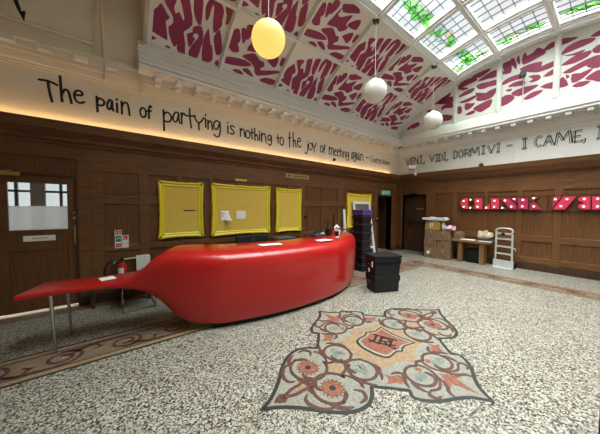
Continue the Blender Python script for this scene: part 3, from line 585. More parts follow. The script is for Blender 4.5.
bm = B(); box(bm, -2.9, -.05, YB+.03, YB+.036, .8, 2.35); obj('glass_pane', bm, PANE, win)
# recessed door in the corner of the left wall, and the far door
d2 = empty('door_2', (7.57, YL+.4, 0)); d2['kind'] = 'structure'
bm = B(); box(bm, D2[0], D2[1], YL+.6, YL+.66, 0, 2.1); box(bm, D2[0]-.05, D2[0], YL-.02, YL+.66, 0, 2.1); box(bm, D2[1], D2[1]+.05, YL-.02, YL+.66, 0, 2.1); box(bm, D2[0], D2[1], YL-.02, YL+.66, D2[2], D2[2]+.1)
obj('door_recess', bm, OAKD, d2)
bm = B()
for a, b in ((7.17, 7.56), (7.58, 7.97)):
    box(bm, a, b, YL+.45, YL+.49, .015, 1.94)
    for z0, z1 in ((.12, .75), (.9, 1.8)):
        for v0 in ((a+.06, a+.075, z0, z1), (b-.075, b-.06, z0, z1), (a+.06, b-.06, z0, z0+.015), (a+.06, b-.06, z1-.015, z1)): box(bm, v0[0], v0[1], YL+.44, YL+.45, v0[2], v0[3])
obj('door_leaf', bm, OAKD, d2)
d3 = empty('door_3', (XF+.2, 4.33, 0)); d3['kind'] = 'structure'
bm = B(); box(bm, XF+.02, XF+.22, D3[0]-.03, D3[0], 0, 2.0); box(bm, XF+.02, XF+.22, D3[1], D3[1]+.03, 0, 2.0); box(bm, XF, XF+.22, D3[0], D3[1], D3[2], D3[2]+.03); box(bm, XF+.2, XF+.26, D3[0], D3[1], 0, 2.05)
obj('door_frame', bm, OAKD, d3)
bm = B(); box(bm, XF+.13, XF+.175, D3[0]+.01, D3[1]-.01, .012, 1.97)
for y0, y1 in ((3.98, 4.28), (4.38, 4.68)):
    for z0, z1 in ((.15, .9), (1.05, 1.45), (1.62, 1.88)):
        for q in ((y0, y0+.015, z0, z1), (y1-.015, y1, z0, z1), (y0, y1, z0, z0+.015), (y0, y1, z1-.015, z1)): box(bm, XF+.122, XF+.13, q[0], q[1], q[2], q[3])
obj('door_leaf', bm, OAKD, d3)
bm = B(); box(bm, XF+.116, XF+.122, 4.05, 4.31, 1.50, 1.545); obj('door_plate', bm, BRASS, d3)
bm = B(); tube(bm, [(XF+.07, 4.0, 1.05), (XF+.07, 4.55, 1.05)], .017); box(bm, XF+.06, XF+.13, 4.0, 4.05, 1.02, 1.08); box(bm, XF+.06, XF+.13, 4.5, 4.55, 1.02, 1.08); obj('push_bar', bm, BLACK, d3)
bm = B(); box(bm, XF-.05, XF+.0, 4.22, 4.52, 2.02, 2.075); obj('door_closer', bm, BLACK, d3, bevel=.004)
# dark jamb of the doorway the picture is taken from, at the right
bm = B(); box(bm, 1.5, 1.53, -.035, .008, 0, 2.1); struct('trim_9', bm, DARK, bevel=.004)
# ------------------------------------------------------------------ painted writing on the frieze
def A_(cx, cy, rx, ry, a0, a1, n=12): return [(cx+rx*math.cos(rad(a0+(a1-a0)*i/n)), cy+ry*math.sin(rad(a0+(a1-a0)*i/n))) for i in range(n+1)]
GL = {'T': [[(0, .97), (.5, 1), (1, .9)], [(.48, .98), (.55, .5), (.68, 0)]], 'h': [[(.1, 1), (.14, .5), (.2, 0)], [(.18, .28), (.45, .47), (.72, .45), (.86, .25), (.98, 0)]],
 'e': [[(.08, .58), (.5, .62), (.82, .7), (.78, .92), (.5, 1), (.2, .85), (.08, .5), (.25, .12), (.6, 0), (1, .14)]],
 'p': [[(.08, 1), (.12, .5), (.14, 0)], [(.1, .72), (.4, .92), (.85, .85), (1, .68), (.8, .5), (.4, .45), (.12, .5)]],
 'a': [[(.85, .95), (.45, 1), (.1, .6), (.08, .25), (.3, .05), (.6, .2), (.84, .9)], [(.85, .95), (.86, .4), (1, 0)]],
 'i': [[(.45, .68), (.5, .3), (.55, 0)], [(.45, .94), (.5, 1)]], 'n': [[(.08, 1), (.1, .5), (.1, 0)], [(.1, .6), (.35, .92), (.7, .95), (.85, .6), (.95, 0)]],
 'o': [A_(.5, .5, .46, .5, 80, 440)], 'f': [[(1, .92), (.75, 1), (.5, .85), (.45, .4), (.42, 0)], [(.05, .55), (.5, .58), (.9, .62)]],
 'r': [[(.1, 1), (.14, .5), (.18, 0)], [(.16, .6), (.4, .92), (.7, 1), (1, .9)]], 't': [[(.45, 1), (.48, .5), (.6, 0)], [(0, .6), (.5, .62), (1, .68)]],
 'y': [[(0, 1), (.2, .7), (.48, .5)], [(1, 1), (.7, .65), (.48, .48), (.5, 0)]], 'g': [[(.85, .92), (.45, 1), (.1, .8), (.15, .5), (.5, .48), (.85, .9)], [(.86, .95), (.9, .45), (.75, .06), (.4, 0), (.1, .12)]],
 's': [[(.95, .88), (.5, 1), (.1, .8), (.5, .52), (.92, .28), (.55, 0), (.05, .1)]], 'j': [[(.85, .78), (.8, .3), (.5, 0), (.05, .1)], [(.85, .96), (.9, 1)]],
 'm': [[(.05, 1), (.08, 0)], [(.07, .65), (.25, .95), (.45, .8), (.48, 0)], [(.48, .65), (.68, .95), (.88, .8), (.95, 0)]], '-': [[(0, .4), (.5, .6), (1, .5)]],
 'C': [A_(.55, .5, .5, .5, 50, 310)], 'l': [[(.5, 1), (.5, .3), (.6, 0)]], 'D': [[(.12, 1), (.12, 0)], [(.1, .98), (.6, .92), (.95, .55), (.7, .1), (.1, .02)]],
 'c': [A_(.55, .5, .48, .5, 50, 310)], 'k': [[(.1, 1), (.12, 0)], [(.9, .65), (.15, .35)], [(.35, .42), (.95, 0)]],
 'V': [[(.05, 1), (.3, .5), (.5, .05)], [(.5, .05), (.72, .5), (.95, 1)]], 'E': [[(.1, 1), (.1, 0)], [(.1, .98), (.95, 1)], [(.1, .5), (.8, .52)], [(.1, .02), (1, .04)]],
 'N': [[(.08, 0), (.08, 1)], [(.08, 1), (.9, 0)], [(.9, 0), (.92, 1)]], 'I': [[(.5, 1), (.5, 0)], [(.1, 1), (.9, 1)], [(.1, 0), (.9, 0)]], ',': [[(.6, 1), (.7, .5), (.2, 0)]],
 'O': [A_(.5, .5, .45, .5, 80, 440)], 'R': [[(.1, 1), (.1, 0)], [(.1, .98), (.75, .92), (.85, .7), (.6, .5), (.1, .48)], [(.4, .48), (.95, 0)]],
 'M': [[(.03, 0), (.15, 1)], [(.15, 1), (.48, .3)], [(.48, .3), (.85, 1)], [(.85, 1), (.97, 0)]], 'A': [[(.02, 0), (.5, 1)], [(.5, 1), (.98, 0)], [(.2, .35), (.8, .35)]]}
def lettering(root, words, fr, wd, hollow=False):
    for word, letters in words:
        bm = B()
        for ch, a0, a1, z0, z1 in letters:
            small = (z1-z0) < .2 and ch not in '-,'
            for st_ in GL[ch]:
                pts = [(a0+(a1-a0)*x, z0+(z1-z0)*y) for x, y in st_]
                if len(pts) > 2: pts = smooth_line(pts, 3)
                if hollow:
                    n = len(pts); k = wd*.47; Ls, Rs = [], []
                    for i in range(n):
                        a, b = pts[max(i-1, 0)], pts[min(i+1, n-1)]; dx, dy = b[0]-a[0], b[1]-a[1]; l = math.hypot(dx, dy) or 1e-6
                        Ls.append((pts[i][0]-dy/l*k, pts[i][1]+dx/l*k)); Rs.append((pts[i][0]+dy/l*k, pts[i][1]-dx/l*k))
                    ribbon(bm, Ls, .013, fr, .0005, .003); ribbon(bm, Rs, .021, fr, .0005, .003)
                else: ribbon(bm, pts, wd*(.55 if a0 > 6.65 else .95 if small else 1), fr, .0005, .003)
        obj('word', bm, BLACKPAINT, root)
q1 = tag(empty('painted_quote', (3.5, YL, 3.15)), 'black handwritten quote "The pain of partying" painted along the left frieze', 'lettering')
lettering(q1, QUOTE_LEFT, lambda u, v, h: Vector((u, YL-h, v)), .032)
q2 = tag(empty('painted_quote', (XF, 2.4, 3.2)), 'black outlined capitals "VENI, VIDI, DORMIVI - I CAME" painted on the far frieze', 'lettering')
lettering(q2, QUOTE_FAR, lambda u, v, h: Vector((XF-h, u, v)), .036, hollow=True)

# ------------------------------------------------------------------ mosaic medallion in the floor
RC = (2.38, 1.58)
rug = tag(empty('mosaic_medallion', (*RC, 0)), 'large cross-shaped floor mosaic with scrolls, flowers and a red monogrammed shield', 'floor mosaic')
RF = lambda u, v, h: Vector((RC[0]+u, RC[1]+v, h))
Q = [(1.53, 0), (1.42, .05), (1.27, .17), (1.13, .32), (.99, .425), (.85, .46), (.74, .425), (.65, .355), (.53, .47), (.425, .58), (.475, .635), (.415, .725), (.31, .80), (.17, .87), (.075, .94), (0, 1.04)]
hard = {0, 7, 9, 15}
def full(q):
    n = len(q)-1; out = list(q); co = set(hard)
    for i in range(n-1, -1, -1): out.append((-q[i][0], q[i][1])); 
    m = len(out)
    for i in range(m-2, 0, -1): out.append((out[i][0], -out[i][1]))
    return out
FQ = full(Q); hs = set()
for i, p in enumerate(FQ):
    for h in hard:
        if abs(abs(p[0])-Q[h][0]) < 1e-6 and abs(abs(p[1])-Q[h][1]) < 1e-6: hs.add(i)
OUT = smooth_poly(FQ, 4, hs)
bm = B(); slab(bm, OUT, RF, .0002, .0012); obj('field', bm, tess('medallion_grey', (.225, .215, .185), .15), rug)
bm = B(); ribbon(bm, OUT, .034, RF, .0004, .0020, closed=True); obj('outline_band', bm, SLATE, rug)
star = [(.45, 0), (.37, .12), (.37, .28), (.16, .31), (0, .42)]
star = star+[(-x, y) for x, y in star[-2::-1]]; star += [(x, -y) for x, y in star[-2:0:-1]]
bm = B(); slab(bm, smooth_poly(star, 3, {0, 4, 8, 12}), RF, .0006, .0018); obj('tan_ground', bm, TAN, rug)
shield = [(-.26, .02), (-.20, .19), (-.02, .215), (.06, .25), (.18, .20), (.335, .22), (.30, .02), (.335, -.25), (.16, -.21), (.05, -.25), (-.02, -.215), (-.20, -.21)]
def scaled(p, s, c=(.06, 0)): return [(c[0]+(x-c[0])*s, c[1]+(y-c[1])*s) for x, y in p]
for nm, s, m, h in (('shield_outline', 1.0, SLATE, .0022), ('shield_margin', .90, GREYT, .0026), ('shield', .80, REDT, .0030)):
    bm = B(); slab(bm, smooth_poly(scaled(shield, s), 3, {3, 5, 7, 9}), RF, .0008, h); obj(nm, bm, m, rug)
bm = B()                                            # monogram, read from the left wall's opposite side
def MF2(u, v, h):
    u *= 1.05; v *= 1.05; return RF(.06+u*.38+v*.925, -.925*u+.38*v, h)
for st_ in ([(-.12, .085), (.12, .085)], [(-.09, .085), (-.09, -.07), (-.13, -.09)], [(-.03, .07), (-.03, -.08)], [(-.03, .06), (.05, .07), (.06, .01), (-.02, -.01)], [(.08, .07), (.08, -.08), (.14, -.09)], [(-.14, -.05), (-.06, -.075), (.04, -.06)], [(.02, -.02), (.06, -.06), (.12, -.03)]):
    ribbon(bm, st_, .027, MF2, .001, .0036)
obj('monogram', bm, BLACKPAINT, rug)
H0, H1 = .0006, .0022
def spiral(cx, cy, r0, r1, a0, a1, n=26): return [(cx+(r0+(r1-r0)*i/n)*math.cos(rad(a0+(a1-a0)*i/n)), cy+(r0+(r1-r0)*i/n)*math.sin(rad(a0+(a1-a0)*i/n))) for i in range(n+1)]
def inlay(name, pts, m, h=H1, parent=None):
    bm = B(); slab(bm, pts, RF, H0, h); return obj(name, bm, m, parent or rug)
LAY = [0]
def lines(name, strokes):
    for pts, w_, tp in strokes:
        LAY[0] = (LAY[0]+1) % 25; bm = B(); ribbon(bm, pts, w_, RF, H0, .0031+LAY[0]*.00006, taper=tp); obj(name, bm, MAROON, rug)
for sx in (1, -1):
    for sy in (1, -1):
        X = lambda p: [(sx*a, sy*b) for a, b in p]
        L_ = lambda p: X(smooth_line(p))
        lines('scroll', [
            # long lobe: ring round the flower, running from the shield end to the bud
            (L_([(.60, .0), (.66, .07), (.74, .10)]+spiral(.935, .165, .185, .165, 188, 440, 14)), .030, False),
            (L_([(1.07, .06), (1.14, .035), (1.22, .035), (1.33, 0)]), .030, False),
            (L_([(1.02, .32), (1.12, .30), (1.19, .22), (1.20, .13), (1.15, .09)]), .036, True),
            (L_([(.80, .29), (.76, .35), (.80, .41), (.87, .41)]), .036, True),
            (L_([(.99, .02), (1.04, .07), (1.03, .13)]), .036, True),
            (L_([(.74, .10), (.70, .18), (.69, .27), (.72, .33)]), .030, True),
            # clover ring beside the shield, joined to the lobe
            (L_([(.62, .02), (.52, .01), (.44, .05)]+spiral(.545, .165, .15, .125, 215, -70, 14)), .030, False),
            (L_([(.46, .29), (.40, .27), (.385, .20), (.41, .13)]), .034, True),
            (L_([(.66, .24), (.64, .33), (.60, .37)]), .030, True),
            # short lobe: leaf ring, tendrils towards the point
            (L_([(.0, .42), (.05, .44)]+spiral(.175, .55, .145, .115, 225, 510, 14)), .030, False),
            (L_([(.05, .44), (.02, .52), (.04, .61), (.10, .68), (.20, .72), (.28, .69)]), .024, False),
            (L_([(.28, .69), (.34, .70), (.33, .76), (.28, .77)]), .034, True),
            (L_([(.06, .66), (.11, .74), (.18, .79), (.20, .84)]), .034, True),
            (L_([(.30, .47), (.36, .50), (.40, .56)]), .034, True),
            (L_([(.27, .44), (.31, .39), (.37, .37)]), .034, True)]
            +[(X(spiral(cx_, cy_, r_, r_+dr_, a_, a_+s_, 10)), .040, True) for cx_, cy_, r_, dr_, a_, s_ in ((.935, .165, .18, .06, 40, 48), (.935, .165, .18, .05, 345, -52), (.935, .165, .16, -.05, 75, 50), (.545, .165, .14, .06, 150, -48), (.545, .165, .135, -.055, 300, 60), (.545, .165, .14, .05, 20, 45), (.175, .55, .135, .06, 350, 50), (.175, .55, .13, -.05, 120, 60), (.175, .55, .135, .05, 300, 45))])
        f_ = inlay('flower', smooth_poly(X([(.935+(.118 if k % 2 == 0 else .082)*math.cos(PI*k/8), .165+(.118 if k % 2 == 0 else .082)*math.sin(PI*k/8)) for k in range(16)]), 2), REDT, H1+.0004)
        inlay('flower_centre', X(circ(.935, .165, .03, 10)), SLATE, H1+.0008, f_)
        for k in range(8): inlay('sepal', X([(.935+r*math.cos(PI*k/4+.39+q), .165+r*math.sin(PI*k/4+.39+q)) for r, q in ((.085, -.10), (.122, 0), (.085, .10))]), MAROON, H1+.0008, f_)
        cl = []
        for k in range(30):
            t = 2*PI*k/30; r = .062+.028*math.cos(3*t+PI*.5); cl.append((.545+r*math.cos(t), .165+r*math.sin(t)))
        inlay('clover', X(cl), GREENT)
        inlay('clover_stem', X([(.49, .08), (.51, .085), (.55, .15), (.535, .16)]), GREENT)
        inlay('triangle', smooth_poly(X([(.61, .30), (.69, .23), (.75, .34), (.69, .29)]), 2, {0, 1, 2}), REDT)
        inlay('leaf', smooth_poly(X([(.10, .53), (.13, .585), (.20, .60), (.26, .575), (.255, .53), (.20, .51), (.15, .51)]), 2), GREENT)
        inlay('bud', smooth_poly(X([(.10, .52), (.14, .49), (.11, .45), (.06, .49)]), 1), REDT)
        inlay('petal', smooth_poly(X([(.015, .66), (.06, .70), (.14, .73), (.10, .775), (.04, .74)]), 2), REDT)
        inlay('diamond', smooth_poly(X([(.34, .47), (.41, .50), (.44, .455), (.52, .42), (.45, .395), (.43, .33), (.395, .39), (.33, .41)]), 2), REDT)
    inlay('heart', smooth_poly([(sx*a, b) for a, b in [(.64, 0), (.70, .06), (.77, .085), (.82, .05), (.80, 0), (.82, -.05), (.77, -.085), (.70, -.06)]], 3), TAN)
    inlay('cup', smooth_poly([(sx*a, b) for a, b in [(1.0, 0), (1.07, .05), (1.09, .10), (1.15, .06), (1.22, .02), (1.22, -.02), (1.15, -.06), (1.09, -.10), (1.07, -.05)]], 2), TAN)
    inlay('bud', smooth_poly([(sx*a, b) for a, b in [(1.29, 0), (1.34, .05), (1.42, 0), (1.34, -.05)]], 2, {2}), MAROON, H1+.0006)
for sy in (1, -1): inlay('fleur', smooth_poly([(a, sy*b) for a, b in [(0, .63), (.05, .74), (.035, .82), (0, .96), (-.035, .82), (-.05, .74)]], 2, {0, 3}), REDT, H1+.0004)

# ------------------------------------------------------------------ red reception counter
ST = [(-.79, 3.43, .68, .632, .45), (-.4, 3.42, .68, .632, .45), (-.1, 3.40, .676, .625, .45), (0, 3.385, .682, .612, .455), (.1, 3.36, .708, .59, .46), (.2, 3.325, .80, .555, .48), (.3, 3.28, .92, .49, .50), (.4, 3.23, .99, .385, .54),
      (.5, 3.18, 1.005, .26, .58), (.6, 3.125, 1.002, .165, .61), (.7, 3.07, .998, .115, .64), (.9, 2.975, .99, .075, .68), (1.13, 2.90, .985, .06, .70), (1.69, 2.785, .985, .06, .70), (2.22, 2.755, .985, .06, .70), (2.78, 2.79, .985, .06, .70), (3.3, 2.91, .985, .06, .68), (3.88, 3.22, .985, .06, .62), (4.38, 3.62, .98, .06, .56), (4.62, 3.95, .975, .06, .50)]
STS = smooth_line(ST, 5)
counter = thing('reception_counter', 'long glossy red curved reception counter sweeping into a low table end', 'counter', (2.2, 3.1, 0))
def inward(i, S_):
    a, b = S_[max(i-1, 0)], S_[min(i+1, len(S_)-1)]; t = Vector((b[0]-a[0], b[1]-a[1])).normalized(); return Vector((-t.y, t.x))
def section(zt, zb, W):
    h = zt-zb; k = min(1, h/.55); r = lambda d: d*k+(.012 if h < .1 else 0)*0
    th = min(.05, h*.8)
    return [(.085*k, zb), (.045*k, zb+.01*k), (.02*k, zb+h*.10), (.004*k, zb+h*.35), (0, zb+h*.6), (.0, zb+h*.76), (.006*k+.002, zt-h*.16), (.022*k+.004, zt-h*.105), (.052*k+.006, zt-h*.062), (.095*k+.01, zt-h*.032), (.18*k+.02, zt-h*.011),
            (W*.6, zt), (W-.02, zt), (W, zt-.012), (W, zt-th), (W-.02, zt-th-.0), (.35*k+.03, zt-th), (.16*k+.02, zt-th-h*.05*k), (.13*k+.015, zb+h*.4), (.11*k+.012, zb+.004)]
bm = B(); rings = []
for i, s in enumerate(STS):
    n_ = inward(i, STS); k_ = max(0, 1-i/5)*.30; rings.append([bm.verts.new((s[0]+n_.x*a+k_*a, s[1]+n_.y*a, z)) for a, z in section(*s[2:])])
for A, C in zip(rings, rings[1:]):
    for k in range(len(A)): bm.faces.new((A[k], A[(k+1) % len(A)], C[(k+1) % len(A)], C[k]))
for r_ in (rings[0], rings[-1]): bmesh.ops.triangulate(bm, faces=[bm.faces.new(r_)])
obj('shell', bm, RED, counter, smooth=50)
bm = B(); PL = [s for s in STS if s[0] > .86]; rings = []
for i, s in enumerate(PL):
    n_ = inward(i, PL); rings.append([bm.verts.new((s[0]+n_.x*a, s[1]+n_.y*a, z)) for a, z in ((.10, .0005), (.10, .09), (.2, .09), (.2, .0005))])
for A, C in zip(rings, rings[1:]):
    for k in range(4): bm.faces.new((A[k], A[(k+1) % 4], C[(k+1) % 4], C[k]))
bm.faces.new(rings[0]); bm.faces.new(rings[-1][::-1]); obj('plinth', bm, BLACK, counter)
for x, y, dx, dy in ((-.56, 3.51, .03, -.015), (-.47, 3.81, .02, .07)):
    bm = B(); tube(bm, [(x, y, .64), (x+dx, y+dy, .0)], [.019, .011], 12); obj('leg', bm, CHROME, counter, smooth=True)
# things on the counter
def sheet(name, label, c, sx, sy, rz, z, mat=PAPER, group=None, h=.003, cat='paper'):
    bm = B(); vs = rbox(bm, (0, 0, 0), (sx, sy, h), rz)
    o = obj(name, bm, mat); o.location = (c[0], c[1], z); return tag(o, label, cat, group)
lf = thing('leaflet', 'folded white leaflet lying on the low end of the red counter', 'leaflet', (-.1, 3.66, .681))
for a in (-1, 1):
    bm = B(); rbox(bm, (-.1+.034*a, 3.64+.008*a, .681), (.072, .15, .004), rad(14)); obj('page', bm, PAPER, lf)
sheet('paper_sheet', 'large white sheet on the red counter in front of the black monitor', (1.83, 3.13), .34, .17, rad(-8), .9857)
sheet('paper_sheet', 'white sheet on the red counter left of the black phone', (2.83, 3.02), .30, .17, rad(6), .9857)
sheet('paper_slip', 'small white slip on the red counter below the white cup', (3.33, 3.18), .10, .06, rad(30), .9857)
mon = thing('monitor', 'black monitor seen from behind with a round emblem, left behind the red counter', 'monitor', (1.78, 3.72, .55))
bm = B(); M_ = Matrix.Translation((1.84, 3.72, .835)) @ Matrix.Rotation(rad(8), 4, 'Z') @ Matrix.Rotation(rad(-6), 4, 'X')
for v in box(bm, -.31, .31, -.03, .03, -.17, .235): v.co = M_ @ v.co
obj('casing', bm, BLACK, mon, bevel=.012)
bm = B(); 
lathe(bm, [(0, 0), (.027, 0), (.027, .003), (.02, .004), (.02, .002), (0, .002)], M_ @ Vector((.0, -.031, .16)), 16, M_.to_3x3().to_4x4() @ Matrix.Rotation(rad(90), 4, 'X')); obj('emblem', bm, DARK, mon)
bm = B(); box(bm, 1.81, 1.87, 3.76, 3.80, .55, .80); box(bm, 1.68, 2.0, 3.70, 3.90, .536, .552); obj('stand', bm, BLACK, mon)
# desk behind the counter that carries the screens
desk = thing('staff_desk', 'dark low desk behind the red counter carrying the screens', 'desk', (2.4, 3.8, 0))
bm = B(); box(bm, 1.2, 3.6, 3.62, 4.15, .505, .535); obj('desktop', bm, DARK, desk)
for x in (1.25, 3.5):
    for y in (3.66, 4.06):
        bm = B(); box(bm, x, x+.05, y, y+.05, 0, .505); obj('leg', bm, DARK, desk)
pr = thing('printer', 'flat dark printer behind the red counter below the narrow yellow board', 'printer', (2.55, 3.85, .535))
bm = B(); box(bm, 2.30, 2.80, 3.70, 4.0, .535, .945); obj('casing', bm, BLACK, pr, bevel=.02)
bm = B(); box(bm, 2.34, 2.76, 3.72, 3.98, .945, .975); obj('lid', bm, DARK, pr, bevel=.008)
ph = thing('desk_phone', 'dark desk phone on the red counter near its right end', 'phone', (3.05, 3.42, .9855))
bm = B(); M_ = Matrix.Translation((3.05, 3.42, .9855)) @ Matrix.Rotation(rad(14), 4, 'Z')
vs = box(bm, -.16, .16, -.07, .07, 0, .09)
for v in vs:
    if v.co.y < 0 and v.co.z > .01: v.co.z = .05
    v.co = M_ @ v.co
obj('base', bm, DARK, ph, bevel=.006)
bm = B(); tube(bm, [M_ @ Vector((-.13, .0, .09)), M_ @ Vector((-.1, 0, .105)), M_ @ Vector((.06, 0, .11)), M_ @ Vector((.1, 0, .095))], [.022, .016, .016, .022], 8); obj('handset', bm, BLACK, ph, smooth=True)
bm = B(); vs = box(bm, .02, .13, -.06, -.03, .062, .072)
for v in vs: v.co = M_ @ v.co
obj('keypad', bm, WHITEP, ph)
rt_ = thing('wifi_router', 'black router with two upright aerials on the red counter', 'router', (3.42, 3.52, .9855))
bm = B(); rbox(bm, (3.42, 3.52, .9855), (.16, .10, .14), rad(30)); obj('casing', bm, BLACK, rt_, bevel=.01)
for x, y, z1 in ((3.38, 3.5, 1.27), (3.50, 3.46, 1.42)):
    bm = B(); tube(bm, [(x, y, 1.10), (x+.005, y, z1)], .014, 8); obj('aerial', bm, BLACK, rt_)
cup = thing('cup', 'white cup beside a dark pot at the right end of the red counter', 'cup', (3.62, 3.44, .9855))
bm = B(); lathe(bm, [(0, 0), (.033, 0), (.043, .10), (.039, .10), (.03, .006), (0, .006)], (3.62, 3.44, .9855), 20); obj('body', bm, WHITEP, cup, smooth=True)
pot = thing('pen_pot', 'small black pot between router and white cup on the counter', 'pot', (3.50, 3.36, .9855))
bm = B(); lathe(bm, [(0, 0), (.038, 0), (.04, .085), (.036, .085), (.034, .006), (0, .006)], (3.50, 3.36, .9855), 18); obj('body', bm, BLACK, pot, smooth=True)
bag = thing('carrier_bag', 'crumpled white bag with grey flap behind the cup on the counter', 'bag', (3.82, 3.62, .985))
bm = B(); bmesh.ops.create_icosphere(bm, subdivisions=3, radius=1); rr = random.Random(5)
for v in bm.verts:
    k = 1+.16*math.sin(5*v.co.x+3*v.co.z)+.12*math.sin(7*v.co.y+2)
    v.co = Vector((3.80+v.co.x*.085*k, 3.64+v.co.y*.06*k, 1.075+v.co.z*.085*k-.03*v.co.x))
    v.co.z = max(v.co.z, .990)
obj('body', bm, PAPER, bag, smooth=True)
bm = B(); M_ = Matrix.Translation((3.86, 3.54, 1.09)) @ Matrix.Rotation(rad(-40), 4, 'Z') @ Matrix.Rotation(rad(12), 4, 'Y')
for v in box(bm, -.16, .16, -.05, .05, -.012, .012): v.co = M_ @ v.co
obj('flap', bm, DARK, bag, bevel=.006)
# chrome sled base of a chair behind the low end
ch = thing('sled_chair', 'dark chair with chrome sled base behind the low end of the counter', 'chair', (.25, 4.42, 0))
for x in (.05, .45):
    bm = B(); tube(bm, smooth_line([(x, 4.24, .43), (x, 4.22, .3), (x, 4.21, .06), (x, 4.24, .014), (x, 4.5, .012), (x, 4.62, .014), (x, 4.66, .06), (x, 4.64, .43)], 4), .011, 8); obj('sled_leg', bm, CHROME, ch, smooth=True)
bm = B(); tube(bm, [(.05, 4.24, .02), (.45, 4.24, .02)], .011); obj('cross_bar', bm, CHROME, ch)
bm = B(); box(bm, .01, .49, 4.2, 4.68, .43, .47); obj('seat', bm, OAKD, ch, bevel=.015)

# ------------------------------------------------------------------ things on the left wall
def notice_frame(x0, x1, z0, z1, label, narrow=False):
    t = thing('notice_frame', label, 'notice board', ((x0+x1)/2, YL-.0225, z0), 'yellow framed notice boards')
    w_, e = .095, .014
    y0 = YL-.0235
    bm = B(); box(bm, x0+w_*.6, x1-w_*.6, y0-.018, y0, z0+w_*.6, z1-w_*.6); obj('board', bm, YBOARD, t)
    prof = [(0, 0), (0, .035), (.012, .048), (.03, .05), (.045, .036), (.06, .03), (.075, .036), (.085, .028), (w_, .02), (w_, 0)]
    # swept round the rectangle with a wavy outer edge that lifts at corners and middles
    def edge(p0, p1, nx, nz, N=28):
        L = (Vector(p1)-Vector(p0)).length; out = []
        for i in range(N+1):
            s = i/N; wv = e*(math.cos(2*PI*s)**3)+(.012*math.exp(-((s-.5)/.05)**2))
            out.append((s, p0[0]+(p1[0]-p0[0])*s, p0[1]+(p1[1]-p0[1])*s, wv, nx, nz))
        return out
    bm = B()
    for p0, p1, nx, nz in (((x0, z1), (x1, z1), 0, -1), ((x1, z1), (x1, z0), -1, 0), ((x1, z0), (x0, z0), 0, 1), ((x0, z0), (x0, z1), 1, 0)):
        rings = []
        tx, tz = (1 if p1[0] > p0[0] else -1 if p1[0] < p0[0] else 0), (1 if p1[1] > p0[1] else -1 if p1[1] < p0[1] else 0)
        L = abs(p1[0]-p0[0])+abs(p1[1]-p0[1])
        for s, px, pz, wv, nx, nz in edge(p0, p1, nx, nz):
            ring = []
            for a, h in prof:
                d = s*L; m = min(max(d, a), L-a) if True else d     # mitre
                mm = a+(L-2*a)*s
                off = a-(wv if a < .05 else wv*.4 if a < .08 else 0)
                ring.append(bm.verts.new((p0[0]+tx*mm+nx*off, y0-h, p0[1]+tz*mm+nz*off)))
            rings.append(ring)
        for A, C in zip(rings, rings[1:]):
            for k in range(len(A)-1): bm.faces.new((A[k], A[k+1], C[k+1], C[k]))
    obj('frame', bm, YELLOW, t, smooth=35)
    return t
notice_frame(.60, 1.36, .965, 2.0, 'yellow framed notice board with a dark slot, nearest the red fire signs')
notice_frame(1.525, 2.87, .95, 2.01, 'wide yellow framed notice board with two white notes pinned on it')
notice_frame(3.04, 3.80, .945, 2.0, 'narrow empty yellow framed notice board right of the wide one')
notice_frame(5.56, 6.72, .93, 1.98, 'yellow framed notice board behind the stack of black crates')
YW = YL-.0415
bm = B(); box(bm, 1.01, 1.22, YW-.004, YW, 1.462, 1.48); tag(obj('letter_slot', bm, BLACK), 'thin black slot on the first yellow notice board', 'slot')
nt = thing('note', 'white note with a curled corner pinned on the wide yellow board', 'note', (1.8, YW, 1.35), 'notes on the wide yellow board')
bm = B(); N = 8
g = [[bm.verts.new((1.71+.17*i/N, YW-.003-(.07*max(0, (i/N+(1-j/N))-1.1)**2*4 if i > 3 else 0), 1.25+.21*j/N)) for j in range(N+1)] for i in range(N+1)]
for i in range(N):
    for j in range(N): bm.faces.new((g[i][j], g[i+1][j], g[i+1][j+1], g[i][j+1]))
nn = obj('sheet', bm, PAPER, nt, smooth=True); nn.modifiers.new('t', 'SOLIDIFY').thickness = .001
bm = B()
for k in range(4): box(bm, 1.73, 1.80-.01*(k % 2), YW-.0045, YW-.0042, 1.42-.025*k, 1.426-.025*k)
obj('writing', bm, DARK, nt)
bm = B(); box(bm, 2.05, 2.26, YW-.004, YW-.0005, 1.29, 1.46); n2 = tag(obj('note', bm, PAPER), 'flat white square note, the right one on the wide yellow board', 'note', 'notes on the wide yellow board')
# signs
YS = YL-.0225
fs_ = thing('fire_action_sign', 'tall white sign with red and green blocks left of the yellow boards', 'sign', (.03, YS, .85))
bm = B(); box(bm, -.03, .065, YS-.004, YS, .85, 1.15); obj('plate', bm, PAPER, fs_)
bm = B(); box(bm, -.02, .015, YS-.006, YS-.004, 1.075, 1.14); box(bm, .022, .056, YS-.006, YS-.004, 1.075, 1.14); obj('red_pictogram', bm, SIGNRED, fs_)
bm = B(); box(bm, -.02, .056, YS-.006, YS-.004, .955, 1.055); obj('green_pictogram', bm, SIGNGREEN, fs_)
bm = B(); box(bm, -.02, .056, YS-.006, YS-.004, .865, .925); obj('red_pictogram', bm, SIGNRED, fs_)
for a in (-.012, .03):
    bm = B(); tube(bm, [(a, YS-.007, 1.09), (a+.008, YS-.007, 1.125), (a+.014, YS-.007, 1.095)], .005, 6); obj('white_symbol', bm, WHITEP, fs_)
bm = B(); tube(bm, [(-.005, YS-.007, .99), (.01, YS-.007, 1.02), (.03, YS-.007, 1.03), (.045, YS-.007, 1.0)], .006, 6); obj('white_arrow', bm, WHITEP, fs_)
bm = B(); box(bm, -.01, .045, YS-.007, YS-.006, .89, .898); obj('white_line', bm, WHITEP, fs_)
f2 = thing('extinguisher_sign', 'smaller white sign with a red block beside the tall fire sign', 'sign', (.11, YS, .85))
